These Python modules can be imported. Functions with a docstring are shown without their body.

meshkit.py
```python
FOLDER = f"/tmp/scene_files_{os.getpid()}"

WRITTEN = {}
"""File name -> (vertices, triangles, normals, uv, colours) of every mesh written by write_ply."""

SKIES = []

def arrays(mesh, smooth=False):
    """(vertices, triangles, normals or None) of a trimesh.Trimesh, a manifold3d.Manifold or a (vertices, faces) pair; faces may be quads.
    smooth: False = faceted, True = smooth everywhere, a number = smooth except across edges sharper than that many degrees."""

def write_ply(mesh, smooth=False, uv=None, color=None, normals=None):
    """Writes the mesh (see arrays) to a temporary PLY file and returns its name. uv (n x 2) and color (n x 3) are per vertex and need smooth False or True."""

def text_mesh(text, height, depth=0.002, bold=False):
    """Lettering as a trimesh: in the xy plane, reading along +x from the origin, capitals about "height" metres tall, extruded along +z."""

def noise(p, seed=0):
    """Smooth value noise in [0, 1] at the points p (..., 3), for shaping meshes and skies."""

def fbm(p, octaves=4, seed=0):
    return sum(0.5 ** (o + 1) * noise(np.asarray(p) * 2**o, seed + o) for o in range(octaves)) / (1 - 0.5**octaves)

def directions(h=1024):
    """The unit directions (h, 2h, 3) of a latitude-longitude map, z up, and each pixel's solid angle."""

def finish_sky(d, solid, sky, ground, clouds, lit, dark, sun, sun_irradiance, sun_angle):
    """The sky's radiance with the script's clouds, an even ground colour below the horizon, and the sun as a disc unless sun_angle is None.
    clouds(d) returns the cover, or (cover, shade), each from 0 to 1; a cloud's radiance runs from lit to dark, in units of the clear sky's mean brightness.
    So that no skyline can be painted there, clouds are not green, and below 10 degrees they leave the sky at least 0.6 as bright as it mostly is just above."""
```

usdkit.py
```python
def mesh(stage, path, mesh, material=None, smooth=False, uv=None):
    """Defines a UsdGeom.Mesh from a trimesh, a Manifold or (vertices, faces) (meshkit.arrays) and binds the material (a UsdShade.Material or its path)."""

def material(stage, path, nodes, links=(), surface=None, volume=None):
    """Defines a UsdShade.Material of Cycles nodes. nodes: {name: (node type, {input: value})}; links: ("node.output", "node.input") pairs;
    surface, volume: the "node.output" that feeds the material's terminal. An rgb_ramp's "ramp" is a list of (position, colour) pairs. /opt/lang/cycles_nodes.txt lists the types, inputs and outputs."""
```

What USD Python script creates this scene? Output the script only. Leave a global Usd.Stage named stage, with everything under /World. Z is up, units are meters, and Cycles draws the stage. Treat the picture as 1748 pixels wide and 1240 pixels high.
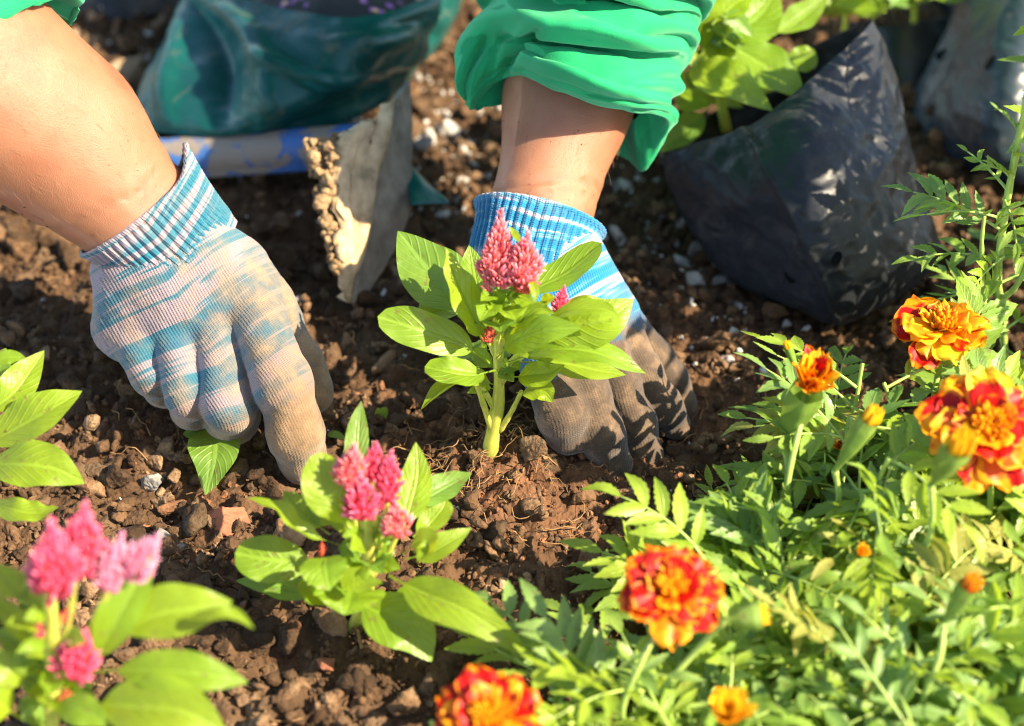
import math, random
import numpy as np
import trimesh
from scipy.spatial import cKDTree
from pxr import Usd, UsdGeom, UsdLux, UsdShade, Gf, Sdf, Vt
import usdkit, meshkit

stage = Usd.Stage.CreateInMemory()
UsdGeom.SetStageUpAxis(stage, 'Z')
UsdGeom.SetStageMetersPerUnit(stage, 1.0)
UsdGeom.Xform.Define(stage, '/World')
UsdGeom.Scope.Define(stage, '/World/Looks')
rng = np.random.default_rng(7)
random.seed(7)

# ------------------------------------------------------------------ camera, sky, sun, exposure
PITCH = math.radians(40.0)
DIST, HALF = 1.1, math.tan(math.radians(14.0))
FWD = np.array([0, math.cos(PITCH), -math.sin(PITCH)])
UPV = np.array([0, math.sin(PITCH), math.cos(PITCH)])
RGT = np.array([1.0, 0, 0])
EYE = np.array([0, 0, 0.04]) - DIST * FWD
EXPOSURE = 2.0
cam = UsdGeom.Camera.Define(stage, '/World/camera')
M4 = np.eye(4)
M4[:3, 0], M4[:3, 1], M4[:3, 2], M4[:3, 3] = RGT, UPV, -FWD, EYE
cam.AddTransformOp().Set(Gf.Matrix4d(*M4.T.ravel().tolist()))
cam.CreateHorizontalApertureAttr(36.0)
cam.CreateVerticalApertureAttr(36.0 * 726 / 1024)
cam.CreateFocalLengthAttr(18.0 / HALF)
cam.CreateFStopAttr(4.4)
cam.CreateFocusDistanceAttr(1.06)
cam.CreateClippingRangeAttr((0.05, 1000.0))
cam.CreateExposureAttr(EXPOSURE)

SUN_AZ, SUN_EL = math.radians(-24.0), math.radians(41.0)      # azimuth from +x towards +y
SUN = np.array([math.cos(SUN_EL) * math.cos(SUN_AZ), math.cos(SUN_EL) * math.sin(SUN_AZ), math.sin(SUN_EL)])
dome = UsdLux.DomeLight.Define(stage, '/World/sky')
dome.GetPrim().SetCustomDataByKey('kind', 'structure')
dome.GetPrim().SetCustomDataByKey('label', 'clear daylight sky')
skymat = usdkit.material(stage, '/World/Looks/sky', {
    'sky': ('sky_texture', {'sky_type': 'single_scattering', 'sun_disc': False, 'sun_elevation': SUN_EL,
                            'sun_rotation': math.atan2(SUN[0], SUN[1]), 'altitude': 100.0}),
    'bg': ('background_shader', {'strength': 0.10})}, [('sky.color', 'bg.color')], surface='bg.background')
UsdShade.MaterialBindingAPI.Apply(dome.GetPrim()).Bind(skymat)
sun = UsdLux.DistantLight.Define(stage, '/World/sun')
sun.CreateIntensityAttr(1.25)
sun.CreateAngleAttr(0.5)
sun.CreateNormalizeAttr(True)
sun.CreateColorAttr(Gf.Vec3f(1.0, 0.86, 0.63))
zc = SUN / np.linalg.norm(SUN)
xc = np.cross([0, 0, 1.0], zc); xc /= np.linalg.norm(xc)
yc = np.cross(zc, xc)
S4 = np.eye(4); S4[:3, 0], S4[:3, 1], S4[:3, 2] = xc, yc, zc
sun.AddTransformOp().Set(Gf.Matrix4d(*S4.T.ravel().tolist()))

# ------------------------------------------------------------------ helpers
PXT = HALF / 874.0
def ray(px, py):
    return FWD + (px - 874.0) * PXT * RGT + (620.0 - py) * PXT * UPV
def C(px, py, d):
    "world point seen at picture point px, py (of 1748 x 1240) at depth d along the view axis"
    return EYE + d * ray(px, py)
def GD(px, py, z=0.0):
    return (z - EYE[2]) / ray(px, py)[2]
def G(px, py, z=0.0):
    return C(px, py, GD(px, py, z))
def unit(v):
    v = np.asarray(v, float)
    return v / (np.linalg.norm(v, axis=-1, keepdims=True) + 1e-12)

used = {}
def fresh(parent, name):
    key = (str(parent), name)
    used[key] = used.get(key, -1) + 1
    return f'{parent}/{name}' + (f'_{used[key]:03d}' if used[key] else '')
def tag(prim, label=None, cat=None, group=None, kind=None):
    for k, v in (('label', label), ('category', cat), ('group', group), ('kind', kind)):
        if v: prim.SetCustomDataByKey(k, v)
    return prim
def thing(name, label, cat, loc=(0, 0, 0), group=None):
    x = UsdGeom.Xform.Define(stage, fresh('/World', name))
    x.AddTranslateOp().Set(Gf.Vec3d(*map(float, loc)))
    p = x.GetPrim(); ORIGIN[str(p.GetPath())] = np.asarray(loc, float)
    return tag(p, label, cat, group)
ORIGIN = {}
def origin(prim):
    s = str(prim.GetPath())
    while s not in ORIGIN and s.count('/') > 1: s = s.rsplit('/', 1)[0]
    return ORIGIN.get(s, np.zeros(3))
def obj(name, mesh, mat, parent=None, smooth=True, uv=None, attr=None, label=None):
    "one Mesh prim; mesh in world coordinates"
    base = str(parent.GetPath()) if parent else '/World'
    o = origin(parent) if parent else np.zeros(3)
    if isinstance(mesh, trimesh.Trimesh): v, f = np.array(mesh.vertices), np.array(mesh.faces)
    else: v, f = np.asarray(mesh[0], float), np.asarray(mesh[1])
    m = usdkit.mesh(stage, fresh(base, name), (v - o, f), mat, smooth=smooth, uv=uv)
    if attr:
        for k, a in attr.items():
            UsdGeom.PrimvarsAPI(m).CreatePrimvar(k, Sdf.ValueTypeNames.Color3fArray, 'vertex').Set(Vt.Vec3fArray.FromNumpy(np.asarray(a, np.float32)))
    p = m.GetPrim()
    if label: tag(p, label)
    return p
def cat(parts):
    V, F, n = [], [], 0
    for v, f in parts:
        f = np.asarray(f)
        if f.shape[1] == 4: f = np.vstack([f[:, [0, 1, 2]], f[:, [0, 2, 3]]])
        V.append(v); F.append(f + n); n += len(v)
    return np.vstack(V), np.vstack(F)
def spline(P, n, closed=False):
    "Catmull-Rom through P, n samples"
    P = np.asarray(P, float)
    if closed: Q = np.vstack([P[-1:], P, P[:2]]); seg = len(P)
    else: Q = np.vstack([2 * P[0] - P[1], P, 2 * P[-1] - P[-2]]); seg = len(P) - 1
    t = np.linspace(0, seg, n, endpoint=not closed)
    i = np.minimum(t.astype(int), seg - 1); u = (t - i)[:, None]
    a, b, c, d = Q[i], Q[i + 1], Q[i + 2], Q[i + 3]
    return 0.5 * (2 * b + (c - a) * u + (2 * a - 5 * b + 4 * c - d) * u ** 2 + (3 * b - a - 3 * c + d) * u ** 3)
def grid_faces(nu, nv, wrap=False):
    i, j = np.meshgrid(np.arange(nu - 1), np.arange(nv if wrap else nv - 1), indexing='ij')
    j2 = (j + 1) % nv
    q = np.stack([i * nv + j, i * nv + j2, (i + 1) * nv + j2, (i + 1) * nv + j], -1).reshape(-1, 4)
    return np.vstack([q[:, [0, 1, 2]], q[:, [0, 2, 3]]])
def tube(P, R, sides=8, cap=True):
    P = np.asarray(P, float); n = len(P)
    R = np.broadcast_to(np.asarray(R, float), (n,))
    T = unit(np.gradient(P, axis=0))
    a = np.cross(T[0], [0.3, 0.2, 0.93]); a = a / np.linalg.norm(a)
    A = []
    for t in T:
        a = a - t * (a @ t); a = a / (np.linalg.norm(a) + 1e-12); A.append(a)
    A = np.array(A); B = np.cross(T, A)
    ang = np.arange(sides) * 2 * np.pi / sides
    v = (P[:, None] + R[:, None, None] * (np.cos(ang)[None, :, None] * A[:, None] + np.sin(ang)[None, :, None] * B[:, None])).reshape(-1, 3)
    f = grid_faces(n, sides, True)
    if cap:
        v = np.vstack([v, P[:1], P[-1:]]); k = n * sides; s = np.arange(sides)
        f = np.vstack([f, np.stack([np.full(sides, k), (s + 1) % sides, s], 1), np.stack([np.full(sides, k + 1), k - sides + s, k - sides + (s + 1) % sides], 1)])
    return v, f
def smoothstep(a, b, x):
    t = np.clip((x - a) / (b - a), 0, 1)      # also runs downwards when a > b
    return t * t * (3 - 2 * t)
def noise(p, s=0): return meshkit.noise(p, s)
def fbm(p, o=4, s=0): return meshkit.fbm(p, o, s)

# signed distance shapes -> one closed mesh
def round_cone(P, a, b, ra, rb):
    a, b = np.asarray(a, float), np.asarray(b, float)
    ab = b - a; h = np.clip(((P - a) @ ab) / (ab @ ab + 1e-12), 0, 1)
    return np.linalg.norm(P - a - h[..., None] * ab, axis=-1) - (ra + (rb - ra) * h)
def smin(a, b, k):
    h = np.maximum(k - np.abs(a - b), 0) / k
    return np.minimum(a, b) - h * h * k * 0.25
def surface_net(fn, lo, hi, step):
    lo, hi = np.asarray(lo, float), np.asarray(hi, float)
    n = np.ceil((hi - lo) / step).astype(int) + 1
    ax = [lo[k] + step * np.arange(n[k]) for k in range(3)]
    D = np.empty(tuple(n), np.float32)
    for s in range(0, n[0], 16):
        g = np.stack(np.meshgrid(ax[0][s:s + 16], ax[1], ax[2], indexing='ij'), -1)
        D[s:s + 16] = fn(g)
    neg = D < 0
    cnt = sum(neg[a:n[0] - 1 + a, b:n[1] - 1 + b, c:n[2] - 1 + c].astype(np.int8) for a, b, c in np.ndindex(2, 2, 2))
    cells = np.argwhere((cnt > 0) & (cnt < 8))
    idx = np.full(tuple(n - 1), -1, np.int64); idx[tuple(cells.T)] = np.arange(len(cells))
    acc = np.zeros((len(cells), 3)); w = np.zeros(len(cells))
    for a in np.ndindex(2, 2, 2):
        for k in range(3):
            if a[k]: continue
            b = list(a); b[k] = 1
            da, db = D[tuple((cells + a).T)], D[tuple((cells + b).T)]
            x = (da < 0) != (db < 0)
            t = np.where(x, da / np.where(da == db, 1, da - db), 0)
            p = np.repeat(np.array(a, float)[None], len(cells), 0); p[:, k] = t
            acc[x] += p[x]; w[x] += 1
    V = lo + step * (cells + acc / w[:, None])
    F = []
    for k in range(3):
        u, v = (k + 1) % 3, (k + 2) % 3
        sl0 = [slice(None)] * 3; sl1 = [slice(None)] * 3
        sl0[k], sl1[k] = slice(0, n[k] - 1), slice(1, n[k])
        e = np.argwhere(neg[tuple(sl0)] != neg[tuple(sl1)])
        e = e[(e[:, u] > 0) & (e[:, v] > 0) & (e[:, u] < n[u] - 1) & (e[:, v] < n[v] - 1)]
        s0 = neg[tuple(e.T)]
        q = []
        for du, dv in ((-1, -1), (0, -1), (0, 0), (-1, 0)):
            c = e.copy(); c[:, u] += du; c[:, v] += dv; q.append(idx[tuple(c.T)])
        q = np.stack(q, 1); q[~s0] = q[~s0][:, ::-1]
        F.append(q)
    F = np.vstack(F)
    return V, np.vstack([F[:, [0, 1, 2]], F[:, [0, 2, 3]]])

# ------------------------------------------------------------------ materials
def mat(name, nodes, links, surface='p.BSDF'):
    return usdkit.material(stage, '/World/Looks/' + name, nodes, links, surface=surface)
def plain(name, col, rough=0.6, spec=0.5, scale=60.0, var=0.25, bump=0.0, bscale=400.0, **kw):
    c = np.array(col)
    nodes = {'g': ('geometry', {}), 'n': ('noise_texture', {'scale': scale, 'detail': 5.0, 'roughness': 0.6}),
             'r': ('rgb_ramp', {'ramp': [(0.3, c * (1 - var)), (0.7, np.minimum(c * (1 + var), 1))]}),
             'p': ('principled_bsdf', {'roughness': rough, 'specular_ior_level': spec, **kw})}
    links = [('g.position', 'n.vector'), ('n.fac', 'r.fac'), ('r.color', 'p.base_color')]
    if bump:
        nodes['bn'] = ('noise_texture', {'scale': bscale, 'detail': 4.0})
        nodes['b'] = ('bump', {'strength': 1.0, 'distance': bump})
        links += [('g.position', 'bn.vector'), ('bn.fac', 'b.height'), ('b.normal', 'p.normal')]
    return mat(name, nodes, links)
def leaf_mat(name, dark, light, trans, nveins=9.0, tf=0.42, rough=0.42):
    "leaf: midrib and side veins from its own uv (u along, v from -1 to 1 across)"
    dark, light = np.array(dark), np.array(light)
    nodes = {'uv': ('uvmap', {'attribute': 'st'}), 's': ('separate_xyz', {}), 'av': ('math', {'math_type': 'absolute'}),
             'm1': ('math', {'math_type': 'multiply', 'value2': -0.32}), 'm2': ('math', {'math_type': 'add'}),
             'm3': ('math', {'math_type': 'multiply', 'value2': 6.28318 * nveins}), 'sn': ('math', {'math_type': 'sine'}),
             'vr': ('rgb_ramp', {'ramp': [(0.0, (0, 0, 0)), (0.78, (0, 0, 0)), (0.97, (0.55,) * 3), (1, (0.6,) * 3)]}),
             'rib': ('rgb_ramp', {'ramp': [(0, (1, 1, 1)), (0.05, (0.9,) * 3), (0.12, (0, 0, 0)), (1, (0, 0, 0))]}),
             'mx': ('math', {'math_type': 'maximum'}),
             'sn2': ('math', {'math_type': 'multiply_add', 'value2': 0.5, 'value3': 0.5}),
             'g': ('geometry', {}), 'n': ('noise_texture', {'scale': 45.0, 'detail': 4.0}),
             'cr': ('rgb_ramp', {'ramp': [(0.3, dark), (0.7, light)]}),
             'mixv': ('mix_color', {'blend_type': 'mix', 'b': np.minimum(light * 1.7 + 0.02, 1)}),
             'fv': ('math', {'math_type': 'multiply', 'value2': 0.42}),
             'tc': ('mix_color', {'blend_type': 'mix', 'a': np.array(trans), 'b': np.array(trans) * 0.55}),
             'bn': ('noise_texture', {'scale': 260.0, 'detail': 3.0}), 'ba': ('math', {'math_type': 'multiply_add', 'value2': -1.0}),
             'b': ('bump', {'strength': 0.6, 'distance': 0.0006}),
             'sp': ('noise_texture', {'scale': 210.0, 'detail': 3.0, 'roughness': 0.6}), 'sr': ('rgb_ramp', {'ramp': [(0, (0, 0, 0)), (0.63, (0, 0, 0)), (0.67, (0.7,) * 3), (1, (0.8,) * 3)]}),
             'ms': ('mix_color', {'b': (0.13, 0.085, 0.03)}), 'dn': ('noise_texture', {'scale': 16.0, 'detail': 3.0}), 'dr': ('rgb_ramp', {'ramp': [(0.45, (0, 0, 0)), (0.75, (0.28,) * 3)]}), 'md': ('mix_color', {'b': np.minimum(light * [1.5, 1.15, 1.2], 1)}),
             'p': ('principled_bsdf', {'roughness': rough, 'specular_ior_level': 0.45}), 't': ('translucent_bsdf', {}),
             'o': ('mix_closure', {'fac': tf})}
    links = [('uv.UV', 's.vector'), ('s.y', 'av.value1'), ('av.value', 'm1.value1'), ('m1.value', 'm2.value1'), ('s.x', 'm2.value2'),
             ('m2.value', 'm3.value1'), ('m3.value', 'sn.value1'), ('sn.value', 'sn2.value1'), ('sn2.value', 'vr.fac'), ('av.value', 'rib.fac'),
             ('vr.color', 'mx.value1'), ('rib.color', 'mx.value2'), ('g.position', 'n.vector'), ('n.fac', 'cr.fac'),
             ('cr.color', 'mixv.a'), ('mx.value', 'fv.value1'), ('fv.value', 'mixv.fac'), ('mixv.result', 'md.a'), ('g.position', 'dn.vector'), ('dn.fac', 'dr.fac'), ('dr.color', 'md.fac'), ('md.result', 'ms.a'), ('g.position', 'sp.vector'), ('sp.fac', 'sr.fac'), ('sr.color', 'ms.fac'), ('ms.result', 'p.base_color'),
             ('mx.value', 'tc.fac'), ('tc.result', 't.color'), ('g.position', 'bn.vector'), ('mx.value', 'ba.value1'), ('bn.fac', 'ba.value3'),
             ('ba.value', 'b.height'), ('b.normal', 'p.normal'), ('p.BSDF', 'o.closure1'), ('t.BSDF', 'o.closure2')]
    return mat(name, nodes, links, 'o.closure')

LEAF = [leaf_mat('celosia_leaf_a', (0.105, 0.195, 0.010), (0.155, 0.255, 0.013), (0.52, 0.62, 0.010)),
        leaf_mat('celosia_leaf_b', (0.135, 0.220, 0.010), (0.190, 0.285, 0.013), (0.60, 0.66, 0.010)),
        leaf_mat('celosia_leaf_c', (0.085, 0.180, 0.020), (0.135, 0.235, 0.028), (0.42, 0.58, 0.020))]
MLEAF = [leaf_mat('marigold_leaf_a', (0.115, 0.205, 0.024), (0.205, 0.315, 0.048), (0.42, 0.60, 0.05), 7.0, 0.42, 0.40),
         leaf_mat('marigold_leaf_b', (0.155, 0.240, 0.018), (0.245, 0.335, 0.032), (0.50, 0.66, 0.03), 7.0, 0.42, 0.40),
         leaf_mat('marigold_leaf_c', (0.095, 0.180, 0.034), (0.185, 0.290, 0.072), (0.32, 0.52, 0.06), 7.0, 0.42, 0.40)]
MLEAF.append(leaf_mat('marigold_leaf_old', (0.20, 0.21, 0.040), (0.28, 0.27, 0.055), (0.55, 0.55, 0.04), 7.0, 0.42, 0.55))
STEM = plain('celosia_stem', (0.36, 0.36, 0.06), 0.45, 0.4, 80, 0.25, subsurface_weight=0.3, subsurface_radius=(0.4, 0.6, 0.1))
MSTEM = plain('marigold_stem', (0.24, 0.33, 0.07), 0.5, 0.4, 60, 0.3)

# ------------------------------------------------------------------ ground
def soil_h(x, y):
    p = np.stack([x, y, np.zeros_like(x)], -1)
    h = 0.020 * (fbm(p * 11 + 3.1, 3, 1) - 0.5)
    b = fbm(p * 55 + 1.7, 3, 5)
    h = h + 0.017 * (np.abs(b - 0.5) * 2 - 0.28)
    m = G(838, 790)
    h = h + 0.010 * np.exp(-((x - m[0] - 0.025) ** 2 + (y - m[1] + 0.012) ** 2) / 0.042 ** 2)       # heap round the new plant
    for (px, py, dep, w) in ((1110, 700, 0.012, 0.035), (465, 1130, 0.012, 0.014), (500, 835, 0.01, 0.016)):
        q = G(px, py); h = h - dep * np.exp(-((x - q[0]) ** 2 + (y - q[1]) ** 2) / w ** 2)
    return h
def soil_fine(x, y):
    p = np.stack([x, y, np.zeros_like(x)], -1)
    b = fbm(p * 190, 2, 9)
    return 0.0052 * (np.abs(b - 0.5) * 2 - 0.25) + 0.0016 * (fbm(p * 520, 2, 12) - 0.5)
def ground_z(x, y):
    x, y = np.atleast_1d(np.asarray(x, float)), np.atleast_1d(np.asarray(y, float))
    return soil_h(x, y)
def GS(px, py, up=0.0):
    "point of the soil's surface seen at a picture point"
    p = G(px, py)
    for _ in range(4): p = G(px, py, ground_z(p[0], p[1])[0] + up)
    return p

SOILC = dict(dark=(0.028, 0.016, 0.0085), mid=(0.085, 0.046, 0.023), red=(0.165, 0.068, 0.026), pale=(0.24, 0.155, 0.088))
def soil_mat(name, ramp, bump=0.0012):
    return mat(name, {
        'g': ('geometry', {}), 'n': ('noise_texture', {'scale': 26.0, 'detail': 9.0, 'roughness': 0.68}),
        'r': ('rgb_ramp', {'ramp': ramp}), 'oi': ('object_info', {}), 'hs': ('hsv', {}),
        'vr': ('map_range', {'from_min': 0.0, 'from_max': 1.0, 'to_min': 0.5, 'to_max': 1.7}),
        'v': ('voronoi_texture', {'scale': 420.0, 'feature': 'f1'}), 'n2': ('noise_texture', {'scale': 700.0, 'detail': 5.0, 'roughness': 0.7}),
        'ad': ('math', {'math_type': 'add'}), 'b': ('bump', {'strength': 1.0, 'distance': bump}),
        'p': ('principled_bsdf', {'roughness': 0.9, 'specular_ior_level': 0.22})},
        [('g.position', 'n.vector'), ('n.fac', 'r.fac'), ('r.color', 'hs.color'), ('oi.random', 'vr.value'), ('vr.result', 'hs.value'),
         ('hs.color', 'p.base_color'), ('g.position', 'v.vector'), ('g.position', 'n2.vector'), ('v.distance', 'ad.value1'), ('n2.fac', 'ad.value2'),
         ('ad.value', 'b.height'), ('b.normal', 'p.normal')])
S = SOILC
SOIL_RAMP = [(0.30, S['dark']), (0.5, S['mid']), (0.62, S['red']), (0.74, S['mid'])]
M_CLOD = soil_mat('soil_clod', [(0.30, S['dark']), (0.5, S['mid']), (0.70, S['pale'])])
M_CLODRED = soil_mat('soil_clod_red', [(0.30, (0.07, 0.035, 0.02)), (0.5, (0.15, 0.066, 0.032)), (0.72, (0.27, 0.125, 0.055))])
M_CLODPALE = soil_mat('soil_clod_pale', [(0.30, S['mid']), (0.52, S['pale']), (0.72, (0.36, 0.29, 0.20))])
M_SOIL = mat('soil', {
    'g': ('geometry', {}), 'n': ('noise_texture', {'scale': 30.0, 'detail': 9.0, 'roughness': 0.7}), 'r': ('rgb_ramp', {'ramp': [(0.28, S['dark']), (0.52, S['mid']), (0.75, (0.17, 0.115, 0.07))]}),
    'rr': ('rgb_ramp', {'ramp': [(0.28, (0.07, 0.035, 0.02)), (0.55, (0.15, 0.07, 0.035)), (0.75, (0.26, 0.12, 0.055))]}),
    'at': ('attribute', {'attribute': 'soilmix'}), 'sp': ('separate_color', {}), 'mx': ('mix_color', {}),
    'v': ('voronoi_texture', {'scale': 380.0}), 'n2': ('noise_texture', {'scale': 800.0, 'detail': 6.0, 'roughness': 0.7}),
    'ad': ('math', {'math_type': 'add'}), 'b': ('bump', {'strength': 1.0, 'distance': 0.0013}),
    'p': ('principled_bsdf', {'roughness': 0.92, 'specular_ior_level': 0.2})},
    [('g.position', 'n.vector'), ('n.fac', 'r.fac'), ('n.fac', 'rr.fac'), ('r.color', 'mx.a'), ('rr.color', 'mx.b'), ('at.color', 'sp.color'), ('sp.r', 'mx.fac'),
     ('mx.result', 'p.base_color'), ('g.position', 'v.vector'), ('g.position', 'n2.vector'), ('v.distance', 'ad.value1'), ('n2.fac', 'ad.value2'),
     ('ad.value', 'b.height'), ('b.normal', 'p.normal')])
def redness(x, y):
    "how much fresh reddish soil lies here"
    r = 0
    for (px, py, sx, sy, a) in ((900, 850, 0.075, 0.06, 1.0), (1050, 930, 0.06, 0.06, 1.0), (760, 760, .04, .04, .8), (1000, 1050, .05, .04, .6), (1240, 720, 0.05, 0.06, 0.8), (1150, 640, 0.06, 0.05, 0.5), (370, 890, 0.03, 0.03, 0.7), (250, 720, 0.03, 0.03, .6), (690, 690, .03, .03, .6)):
        q = G(px, py); r = np.maximum(r, a * np.exp(-((x - q[0]) / sx) ** 2 - ((y - q[1]) / sy) ** 2))
    return r
ax_x = np.concatenate([[-40, -8, -2, -1.0, -0.75], np.arange(-0.60, 0.60, 0.0019), [0.75, 1.0, 2, 8, 40]])
ax_y = np.concatenate([[-40, -8, -2, -0.8, -0.5], np.arange(-0.36, 0.20, 0.0019), np.arange(0.20, 0.62, 0.0032), [0.8, 1.2, 2, 8, 40, 200]])
gx, gy = np.meshgrid(ax_x, ax_y, indexing='ij')
gz = soil_h(gx, gy) + soil_fine(gx, gy)
vv = np.stack([gx, gy, gz], -1).reshape(-1, 3)
ff = grid_faces(len(ax_x), len(ax_y))[:, ::-1]
rd = redness(gx, gy).reshape(-1) * np.clip(0.55 + 1.2 * (fbm(vv * [60, 60, 0], 2, 31) - 0.35), 0, 1)
tag(obj('soil', (vv, ff), M_SOIL, attr={'soilmix': np.stack([rd, rd, rd], 1)}), 'dark brown crumbly garden soil', None, None, 'structure')

def clod_mesh(seed, sub=3, rough=0.30, squash=0.75):
    r = np.random.default_rng(seed)
    pts = unit(r.normal(size=(11, 3))) * r.uniform(0.75, 1.0, (11, 1))
    ico = trimesh.creation.icosphere(sub)
    d = np.array(ico.vertices)
    hull = trimesh.convex.convex_hull(pts)
    n, o = hull.face_normals, (hull.face_normals * hull.triangles_center).sum(1)
    dn = d @ n.T
    t = np.where(dn > 1e-3, o / np.maximum(dn, 1e-3), 9).min(1)
    v = d * np.clip(t, 0.3, 1.3)[:, None]
    v = v + unit(d) * (rough * (fbm(v * 2.3 + seed, 3, seed) - 0.5) + 0.55 * rough * (fbm(v * 6 + seed, 2, seed + 3) - 0.5))[:, None]
    v[:, 2] *= squash
    return v, np.array(ico.faces)
def pair_mesh(seed, n=5):
    "a crumb of several grains stuck together"
    r = np.random.default_rng(seed); parts = []
    for k in range(n):
        v, f = clod_mesh(seed * 17 + k, 1, 0.5, 0.9)
        parts.append((v * r.uniform(0.3, 0.6) + r.normal(0, 0.38, 3) * [1, 1, 0.7], f))
    return cat(parts)
def instancer(name, label, catg, protos, mats, pos, scl, which, r):
    pi = UsdGeom.PointInstancer.Define(stage, '/World/' + name)
    tag(pi.GetPrim(), label, catg, None, 'stuff')
    for k, (m, mt) in enumerate(zip(protos, mats)):
        pth = f'/World/{name}/piece_{k:03d}' if k else f'/World/{name}/piece'
        usdkit.mesh(stage, pth, m, mt, smooth=True)
        pi.CreatePrototypesRel().AddTarget(pth)
    n = len(pos)
    q = unit(r.normal(size=(n, 4)))
    pi.CreateProtoIndicesAttr(Vt.IntArray.FromNumpy(which.astype(np.int32)))
    pi.CreatePositionsAttr(Vt.Vec3fArray.FromNumpy(pos.astype(np.float32)))
    pi.CreateScalesAttr(Vt.Vec3fArray.FromNumpy((scl[:, None] * r.uniform(0.75, 1.2, (n, 3))).astype(np.float32)))
    pi.CreateOrientationsAttr(Vt.QuathArray([Gf.Quath(float(a[0]), float(a[1]), float(a[2]), float(a[3])) for a in q]))
protos = [clod_mesh(100 + k) for k in range(7)] + [pair_mesh(50 + k, 7) for k in range(5)]
def scatter(n, r, lo=(-0.34, -0.29), hi=(0.42, 0.52)):
    return r.uniform(lo, hi, (n, 2))
r1 = np.random.default_rng(11)
# even field of clods and crumbs, more small than large, then the reddish and the pale ones
def field(name, label, n, smin_, smax_, power, mts, keep, seed, sink=0.25, only=None):
    r = np.random.default_rng(seed)
    xy = scatter(n, r)
    xy = xy[np.nonzero(keep(xy[:, 0], xy[:, 1]) > r.uniform(0, 1, len(xy)))[0]]
    s = smin_ * (smax_ / smin_) ** (r.uniform(0, 1, len(xy)) ** power)
    z = ground_z(xy[:, 0], xy[:, 1]) + s * (0.75 - sink - 0.75 * r.uniform(0, 1, len(xy)))
    use = only if only is not None else list(range(len(protos)))
    w = r.integers(0, len(use), len(xy))
    instancer(name, label, 'soil', [protos[k] for k in use], [mts] * len(use), np.column_stack([xy, z]), s, w, r)
field('soil_clods', 'brown clods and lumps of soil over the flower bed', 9000, 0.0030, 0.0140, 2.1, M_CLOD, lambda x, y: 1.0 - 0.6 * redness(x, y), 21)
field('soil_crumbs', 'fine brown crumbs of soil over the flower bed', 21000, 0.0008, 0.0028, 1.3, M_CLOD, lambda x, y: 1.0 - 0.7 * redness(x, y), 22)
field('fresh_soil_crumbs', 'reddish crumbs of freshly dug soil round the plants', 26000, 0.0008, 0.0050, 1.9, M_CLODRED, lambda x, y: redness(x, y), 23)
M_GRIT = plain('grey_grit', (0.34, 0.31, 0.28), 0.9, 0.2, 150, 0.4, 0.0008, 600)
M_PERL = plain('perlite', (0.48, 0.46, 0.43), 0.9, 0.2, 300, 0.25, 0.0006, 900)
def perl(x, y):
    r = 0.015
    for (px, py, s, a) in ((760, 240, 0.09, 1.0), (1180, 440, 0.045, 1.0), (1240, 560, 0.045, 0.6), (1110, 350, 0.06, 1.0), (180, 110, .06, .4), (1150, 500, .05, .6)):
        q = G(px, py); r = np.maximum(r, a * np.exp(-((x - q[0]) ** 2 + (y - q[1]) ** 2) / s ** 2))
    return r
field('perlite_grains', 'white grains of perlite mixed in the soil', 14000, 0.0008, 0.0042, 1.7, M_PERL, perl, 24)
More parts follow.
